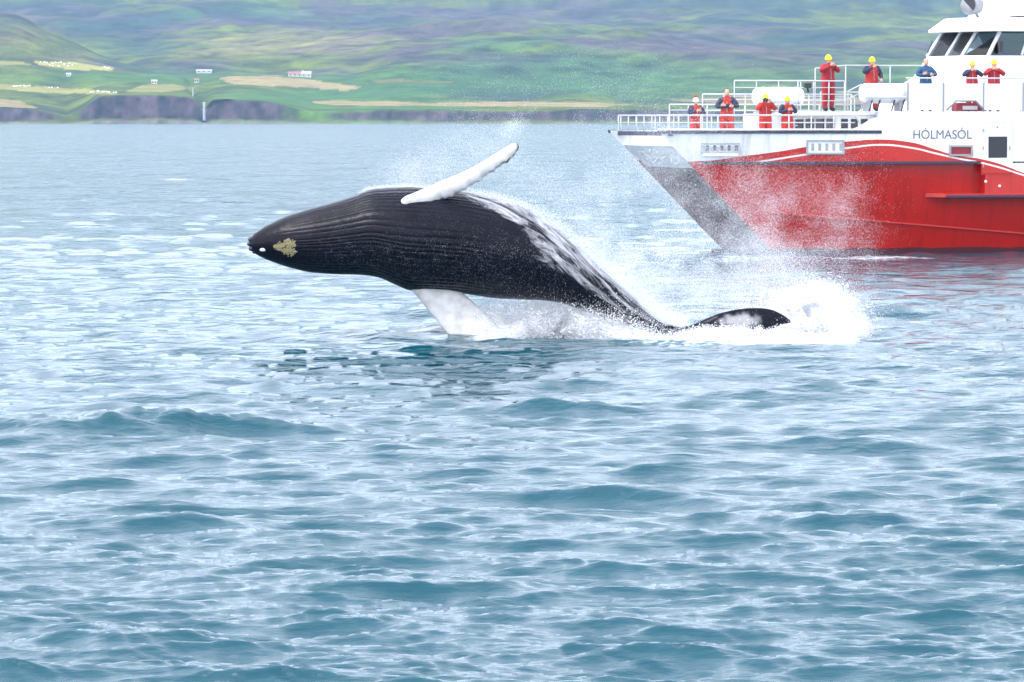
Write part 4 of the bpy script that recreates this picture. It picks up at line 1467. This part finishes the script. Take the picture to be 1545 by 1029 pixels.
b = MB(); b.box((xa + .1, 2.6, ZT - .03), (xa + 1.1, 3.2, ZT + .045)); b.build('roof_box_foot', M['dark'], wh)
x, z = S(1466, 8, 3.4)
b = MB(); b.tube([(x - .25, 3.0, z + .02), (x - .20, 3.05, z), (x + .1, 3.3, z), (x + .22, 3.4, z)], [.30, .33, .30, .12], 18); sl = b.build('searchlight', M['grey'], wh, True)
b = MB(); b.tube([(x - .262, 2.99, z + .02), (x - .245, 3.0, z + .02)], .26, 18); b.build('lens', M['dark'], sl)
b = MB(); b.tube([(x, 3.25, z - .1), (x + .3, 3.5, ZT - .02)], .05, 8); b.build('bracket', M['grey'], sl)


# ================================================================== PEOPLE
def seg_dist(p, a, b):
    ab = b - a
    t = max(0.0, min(1.0, (p - a).dot(ab) / max(ab.length_squared, 1e-9)))
    return (p - a - ab * t).length


def make_person(u, vtop, by, zfeet, pose, suit, sleeve, hat, label, turn=0.0):
    x, ztop = S(u, vtop, by)
    turn = turn + R(16) * math.sin(u * 1.7)
    Hh = max(1.55, min(1.95, ztop - zfeet)) - (0.06 if hat in ('yellow', 'white') else 0.0)
    k = Hh / 1.75
    root = empty('person', BO + Matrix.Rotation(YAW, 3, 'Z') @ Vector((x, by, zfeet)), YAW - R(2) + turn)
    tag(root, label, 'person', None)
    V = Vector
    J = {}
    J['pelvis'] = V((0, .01, .96)); J['waist'] = V((0, .01, 1.10)); J['chest'] = V((0, .0, 1.30)); J['neckb'] = V((0, .01, 1.46)); J['neck'] = V((0, -.005, 1.54))
    radii = {'pelvis': (.165, .135), 'waist': (.17, .135), 'chest': (.185, .14), 'neckb': (.10, .09), 'neck': (.060, .060)}
    edges = [('pelvis', 'waist'), ('waist', 'chest'), ('chest', 'neckb'), ('neckb', 'neck')]
    arms = {'raise': ((-.34, -.10, 1.26), (-.10, -.27, 1.53)), 'chest': ((-.32, -.06, 1.20), (-.08, -.27, 1.30)),
            'fold': ((-.33, -.08, 1.20), (.06, -.24, 1.22)), 'mouth': ((-.35, -.10, 1.27), (-.07, -.24, 1.46)), 'rail': ((-.32, .0, 1.18), (-.20, -.30, 1.06))}
    pl = pose if isinstance(pose, tuple) else (pose, pose)
    for sg, nm in ((-1, 'l'), (1, 'r')):
        el_, wr_ = arms[pl[0 if sg < 0 else 1]]
        J['sho' + nm] = V((sg * .195, .01, 1.42)); J['elb' + nm] = V((-sg * el_[0] * 1.0 if sg > 0 else el_[0], el_[1], el_[2]))
        J['elb' + nm] = V((sg * abs(el_[0]), el_[1], el_[2])); J['wri' + nm] = V((-sg * wr_[0], wr_[1] - (.05 if sg > 0 and pl[0] == 'fold' else 0), wr_[2] + (.03 if sg > 0 and pl[0] == 'fold' else 0)))
        radii['sho' + nm] = (.092, .092); radii['elb' + nm] = (.070, .070); radii['wri' + nm] = (.045, .045)
        J['hip' + nm] = V((sg * .105, .01, .86)); J['kne' + nm] = V((sg * .12, -.02, .50)); J['ank' + nm] = V((sg * .125, .03, .10)); J['toe' + nm] = V((sg * .145, -.14, .055))
        radii['hip' + nm] = (.125, .12); radii['kne' + nm] = (.095, .095); radii['ank' + nm] = (.075, .075); radii['toe' + nm] = (.055, .05)
        edges += [('chest', 'sho' + nm), ('sho' + nm, 'elb' + nm), ('elb' + nm, 'wri' + nm), ('pelvis', 'hip' + nm), ('hip' + nm, 'kne' + nm), ('kne' + nm, 'ank' + nm), ('ank' + nm, 'toe' + nm)]
    names = list(J)
    me = bpy.data.meshes.new('skeleton')
    me.from_pydata([J[n] for n in names], [(names.index(a), names.index(c)) for a, c in edges], [])
    so = bpy.data.objects.new('skeleton', me); col.objects.link(so)
    so.modifiers.new('skin', 'SKIN')
    sub = so.modifiers.new('sub', 'SUBSURF'); sub.levels = 2; sub.render_levels = 2
    sv = me.skin_vertices[0].data
    for i, n in enumerate(names):
        bk = 1.0 if n == 'neck' or n.startswith('wri') else 1.16
        sv[i].radius = (radii[n][0] * bk, radii[n][1] * bk)
        sv[i].use_root = (n == 'pelvis')
    dg_ = bpy.context.evaluated_depsgraph_get()
    bme = bpy.data.meshes.new_from_object(so.evaluated_get(dg_))
    bpy.data.objects.remove(so)
    b = MB()
    sl_segs = [('sho' + n, 'elb' + n) for n in 'lr'] + [('elb' + n, 'wri' + n) for n in 'lr']
    vco = [v.co.copy() for v in bme.vertices]
    fl, ml = [], []
    for p in bme.polygons:
        c = p.center
        mi = 0
        ds_ = [(seg_dist(c, J[a], J[d_]) / (radii[a][0] + radii[d_][0]), (a, d_)) for a, d_ in edges]
        sgm = min(ds_)[1]
        if sgm in sl_segs: mi = 1
        if sgm[0] == 'chest' and sgm[1].startswith('sho') and abs(c.x) > .12: mi = 1
        if c.z < .13 or sgm[1].startswith('toe'): mi = 3
        if sgm == ('neckb', 'neck') and c.z > 1.51: mi = 2
        fl.append(tuple(p.vertices)); ml.append(mi)
    b.v += [tuple(v) for v in vco]; b.f += fl; b.m += ml
    bpy.data.meshes.remove(bme)
    # head: lofted skull with jaw, nose, ears
    tilt = 0.0
    rows = [(1.525, .045, .050, .0), (1.545, .060, .070, -.012), (1.575, .068, .086, -.012), (1.605, .073, .094, -.008), (1.64, .077, .098, -.002), (1.675, .078, .099, .002), (1.71, .072, .092, .004), (1.735, .055, .070, .005), (1.75, .022, .03, .005)]
    nu = 16
    vs = []
    for (z, rx, ry, yo) in rows:
        for q in range(nu):
            a = 2 * math.pi * q / nu
            fx = rx * math.cos(a); fy = ry * math.sin(a)
            if abs(a - 1.5 * math.pi) < .2 and 1.58 < z < 1.65:
                fy -= .022 if z < 1.62 else .010
            vs.append((fx, yo + fy - .01, z))
    fs = [(i * nu + q, i * nu + (q + 1) % nu, (i + 1) * nu + (q + 1) % nu, (i + 1) * nu + q) for i in range(len(rows) - 1) for q in range(nu)]
    fs += [tuple(range(nu - 1, -1, -1)), tuple(range((len(rows) - 1) * nu, len(rows) * nu))]
    b.add(vs, fs, 2)
    for sg in (-1, 1):
        b.ball((sg * .030, -.098, 1.645), (.012, .008, .008), 8, 6, 3)
        b.ball((sg * .080, .0, 1.63), (.010, .02, .032), 8, 6, 2)
    b.ball((0, -.095, 1.575), (.022, .008, .006), 8, 6, 2)
    # hands: palm, four fingers and a thumb
    for sg, nm in ((-1, 'l'), (1, 'r')):
        wv, ev = J['wri' + nm], J['elb' + nm]
        d = (wv - ev).normalized()
        side = d.cross(V((0, -1, .25))).normalized()
        nrm = side.cross(d).normalized()
        p1 = wv + d * .085
        b.tube([wv - d * .01, wv + d * .04, p1], [.030, .042, .036], 8, 2)
        for fi in range(4):
            o_ = side * (fi - 1.5) * .021
            ln = (.070, .080, .076, .060)[fi]
            a0 = p1 + o_ - d * .01
            a1 = a0 + d * ln * .5 - nrm * .012
            a2 = a1 + d * ln * .25 - nrm * ln * .45
            b.tube([a0, a1, a2], [.0105, .0095, .0075], 6, 2)
        th0 = wv + d * .03 + side * .036 * sg
        b.tube([th0, th0 + side * .03 * sg + d * .03, th0 + side * .028 * sg + d * .06 - nrm * .015], [.013, .012, .009], 6, 2)
    me = bpy.data.meshes.new('body')
    me.from_pydata([tuple(V(p) * k) for p in b.v], [], b.f)
    for p, mi in zip(me.polygons, b.m):
        p.material_index = mi; p.use_smooth = True
    for mm in (suit, sleeve, M['skin'], M['boot']): me.materials.append(mm)
    link_mesh('body', me, root)
    hb = MB()
    if hat in ('yellow', 'white'):
        mt = M['yellow'] if hat == 'yellow' else M['whiteknit']
        hb.ball((0, .004, 1.652 * k), (.108 * k, .126 * k, .155 * k), 18, 10, 0, -.12)
        hb.tube([(0, .004 + .0, 1.632 * k), (0, .004, 1.672 * k)], .113 * k, 18)
        h = hb.build('hat', mt, root, True)
        if hat == 'white':
            pb = MB(); pb.ball((0, 0, 1.83 * k), .055, 12, 8); pb.build('pompom', M['suit'], h, True)
    else:
        hb.ball((0, .018, 1.668 * k), (.090 * k, .108 * k, .100 * k), 16, 9, 0, -.35)
        hb.build('hair', M['hair'] if hat == 'dark' else M['hairgrey'], root, True)
    # front zip and reflective collar of the suit
    zb2 = MB(); zb2.tube([V((-.012, -.155, 1.36)) * k, V((-.010, -.170, 1.22)) * k, V((0, -.160, 1.02)) * k], .008, 6); zb2.build('zip', M['vent'], root)
    return root, J, k


rd, dr, nv = M['suit'], M['suitdark'], M['sleeve']
make_person(1050, 147, 1.6, DECKZ, 'chest', rd, nv, 'white', 'person in red suit with navy sleeves and white hat with red pompom on foredeck')
make_person(1097, 134, 2.2, DECKZ, 'fold', rd, nv, 'dark', 'bareheaded dark haired person in red and navy suit on foredeck, arms folded')
p3, J3, k3 = make_person(1155, 141, 1.3, DECKZ, 'raise', rd, rd, 'yellow', 'person in all red suit and yellow hat raising a black camera on foredeck')
make_person(1188, 144, 1.2, DECKZ, 'chest', rd, nv, 'yellow', 'person in yellow hat and navy sleeves on foredeck beside the person with black camera')
make_person(1250, 82, 1.1, UD - .015, 'mouth', dr, dr, 'yellow', 'person in full red suit and yellow hat standing on raised platform, hands to face')
make_person(1316, 85, 1.7, UD - .02, ('mouth', 'rail'), rd, nv, 'yellow', 'person in red suit and yellow hat behind the white life raft canister')
make_person(1397, 88.5, .8, UD - .02, 'fold', M['blue'], M['blue'], 'fair', 'bareheaded person in blue jacket standing behind white bulwark panel')
make_person(1467, 91, .9, UD - .02, 'mouth', dr, nv, 'yellow', 'person in red suit with navy sleeves behind bulwark above the arched opening')
make_person(1500, 89, .9, UD - .02, 'mouth', dr, dr, 'yellow', 'person in all red suit behind bulwark above the grey hull door')
# camera in the raised hands
cpos = p3.matrix_world @ Vector((0, 0, 0))
e = empty('camera_body', Vector(p3.location) + Vector((-.02, -.31 * k3, 1.585 * k3)), p3.rotation_euler.z)
tag(e, 'black camera held to the eye by person in red on foredeck', 'camera')
b = MB(); b.box((-.075, -.03, -.05), (.075, .04, .05)); b.box((-.03, -.025, .045), (.03, .03, .075)); b.build('camera_case', M['dark'], e, bevel=.008)
b = MB(); b.tube([(0, -.025, 0), (0, -.09, 0), (0, -.16, 0)], [.038, .042, .046], 14); b.build('lens', M['dark'], e, True)

# ================================================================== SPRAY AND SPLASH
def spray_material(name, c, tl):
    m, N, L, p = nodes(name)
    N.remove(p)
    d = N.new('ShaderNodeBsdfDiffuse'); d.inputs['Color'].default_value = (*c, 1)
    t = N.new('ShaderNodeBsdfTranslucent'); t.inputs['Color'].default_value = (*c, 1)
    mx = N.new('ShaderNodeMixShader'); mx.inputs[0].default_value = tl
    L.new(d.outputs[0], mx.inputs[1]); L.new(t.outputs[0], mx.inputs[2])
    L.new(mx.outputs[0], N['Material Output'].inputs['Surface'])
    return m


def drop_nodes():
    """turns each vertex into a round water drop of its own radius"""
    g = bpy.data.node_groups.new('water_drops', 'GeometryNodeTree')
    g.interface.new_socket('Geometry', in_out='INPUT', socket_type='NodeSocketGeometry')
    g.interface.new_socket('Material', in_out='INPUT', socket_type='NodeSocketMaterial')
    g.interface.new_socket('Geometry', in_out='OUTPUT', socket_type='NodeSocketGeometry')
    gi, go = g.nodes.new('NodeGroupInput'), g.nodes.new('NodeGroupOutput')
    mp = g.nodes.new('GeometryNodeMeshToPoints')
    na = g.nodes.new('GeometryNodeInputNamedAttribute'); na.data_type = 'FLOAT'; na.inputs['Name'].default_value = 'radius_m'
    sm = g.nodes.new('GeometryNodeSetMaterial')
    g.links.new(gi.outputs[0], mp.inputs['Mesh'])
    g.links.new(na.outputs[0], mp.inputs['Radius'])
    g.links.new(mp.outputs[0], sm.inputs['Geometry'])
    g.links.new(gi.outputs[1], sm.inputs['Material'])
    g.links.new(sm.outputs[0], go.inputs[0])
    return g


DROPS = drop_nodes()


def drops(name, P, r, mat, label, **kw):
    me = bpy.data.meshes.new(name)
    me.vertices.add(len(P))
    me.vertices.foreach_set('co', np.asarray(P, dtype=np.float32).ravel())
    me.update()
    attr(me, 'radius_m', r)
    me.materials.append(mat)
    o = link_mesh(name, me)
    md = o.modifiers.new('drops', 'NODES')
    md.node_group = DROPS
    sid = [i.identifier for i in DROPS.interface.items_tree if i.name == 'Material'][0]
    md[sid] = mat
    tag(o, label, 'spray', kind='stuff')
    return o


def cloud(rng, specs, mul=1.0):
    """specs: (u, v, half width, half height, tilt, depth, depth spread, count)"""
    out = []
    for (u, v, su, sv, tl, y, sy, n) in specs:
        n = int(n * mul)
        a, b_ = rng.normal(size=n) * .55, rng.normal(size=n) * .55
        uu = u + su * a * math.cos(tl) - sv * b_ * math.sin(tl)
        vv = v + su * a * math.sin(tl) + sv * b_ * math.cos(tl)
        yy = DW + y + sy * rng.normal(size=n)
        dx, dz, t = (uu - CX) / F, (CY - vv) / F, None
        den = CP + dz * SP
        t = yy / den
        out.append(np.stack([dx * t, yy, CAMH + (-SP + dz * CP) * t], 1))
    return np.concatenate(out)


def clumpy(rng, P, s, amt):
    """thin the cloud unevenly so that it hangs in wisps"""
    n = fbm(rng.randint(1000), P[:, 0] / s + 50, P[:, 2] / s + 50, 4) + .5 * fbm(rng.randint(1000), P[:, 0] / (s * .3) + 9, P[:, 2] / (s * .3), 3)
    return P[rng.rand(len(P)) < np.clip(.5 + amt * n, 0.03, 1)]


rng = np.random.RandomState(12)
mist_mat = spray_material('spray_mist', (0.74, 0.76, 0.79), .5)
foam_mat = spray_material('splash_foam', (0.84, 0.85, 0.87), .45)
mist = cloud(rng, [
    (1120, 330, 140, 110, .2, 2.5, 1.0, 30000), (1040, 400, 130, 80, .3, 1.8, .9, 26000), (1280, 330, 45, 110, .0, 2.5, .8, 9000), (1180, 380, 120, 60, 0, 2.5, .9, 15000),
    (960, 330, 90, 110, .6, 2.0, .8, 12000), (930, 410, 60, 50, .7, 1.0, .5, 9000), (1020, 225, 90, 60, 0, 2.5, .8, 7000), (900, 300, 80, 80, .5, 1.6, .7, 6000),
    (690, 235, 110, 45, -.35, .5, .6, 4200), (770, 195, 42, 14, -.75, .4, .4, 1500), (620, 265, 60, 28, -.1, .3, .4, 2400), (800, 270, 90, 40, .3, .8, .5, 3500),
    (880, 150, 160, 60, .1, 2.5, 1.0, 5000), (1160, 440, 160, 50, .1, 2.4, .7, 12000), (1260, 440, 60, 50, 0, 2.2, .6, 4000)], 5.5)
mist = clumpy(rng, mist, 1.1, .55)
r = np.exp(rng.normal(size=len(mist)) * .28) * .0022
ok = mist[:, 2] > 0.05
drops('spray_mist', mist[ok], r[ok], mist_mat, 'fine white spray hanging behind the leaping whale in front of the boat', seed=2)
# water breaking off the back: heavier drops along the upper outline
A_ = np.array([p[0] for p in PAIRS], float)[7:-2]
tt = rng.rand(40000) ** .6 * (len(A_) - 1.001)
i0 = tt.astype(int); f_ = (tt - i0)[:, None]
pp = A_[i0] * (1 - f_) + A_[i0 + 1] * f_
off = np.abs(rng.normal(size=len(pp))) * np.interp(pp[:, 0], [540, 700, 850, 1000], [3, 4, 9, 13])
uu, vv = pp[:, 0] + off * .55 + rng.normal(size=len(pp)) * 3, pp[:, 1] - off * .75
yy = DW + rng.normal(size=len(pp)) * .35
dz = (CY - vv) / F
t_ = yy / (CP + dz * SP)
P = np.stack([(uu - CX) / F * t_, yy, CAMH + (-SP + dz * CP) * t_], 1)
drops('spray_drops', P, np.exp(rng.normal(size=len(P)) * .4) * .0030, mist_mat, 'white drops flung from the upper edge of the whale back', seed=3)
# white water where tail and flipper leave the sea
spl = cloud(rng, [(800, 495, 70, 22, .12, .2, .5, 7000), (880, 490, 90, 26, .1, .3, .5, 9000), (950, 508, 60, 13, .05, .3, .5, 4500), (1040, 519, 70, 10, 0, -.5, .35, 2600),
                  (1110, 508, 70, 12, 0, -.75, .25, 3600), (1130, 506, 60, 9, 0, -.5, .2, 700), (1180, 478, 45, 34, 0, 1.7, .45, 5000), (1240, 482, 50, 34, .1, 1.5, .5, 7500), (1215, 462, 40, 24, -.3, 1.8, .5, 3000),
                  (1280, 500, 26, 18, 0, .4, .5, 1800), (770, 505, 30, 12, 0, -.3, .4, 1200)], 18.0)
spl = clumpy(rng, spl, .5, .5)
spl = spl[spl[:, 2] > -.12]
drops('splash_foam', spl, np.exp(rng.normal(size=len(spl)) * .45) * .0046, foam_mat, 'dense white splash round the whale tail and under its belly', octa=True, seed=4)
fine = cloud(rng, [(860, 470, 120, 34, .15, .5, .5, 9000), (1230, 470, 70, 50, 0, 1.9, .5, 12000), (1070, 517, 110, 8, 0, -.4, .4, 2500), (960, 470, 60, 40, .6, .5, .4, 6000)], 5.0)
fine = fine[fine[:, 2] > -.05]
drops('splash_mist', fine, np.exp(rng.normal(size=len(fine)) * .3) * .0030, mist_mat, 'soft white mist over the splash at the tail', seed=5)

# ================================================================== HAZE
hz = MB(); hz.box((-9000, -200, -8), (9000, 10400, 1100))
m, N, L, p = nodes('haze_air')
N.remove(p)
pv_ = N.new('ShaderNodeVolumePrincipled')
pv_.inputs['Color'].default_value = (0.40, 0.68, 1.0, 1)
pv_.inputs['Density'].default_value = 0.000066
pv_.inputs['Anisotropy'].default_value = 0.0
L.new(pv_.outputs[0], N['Material Output'].inputs['Volume'])
o = hz.build('haze', m)
tag(o, kind='stuff')
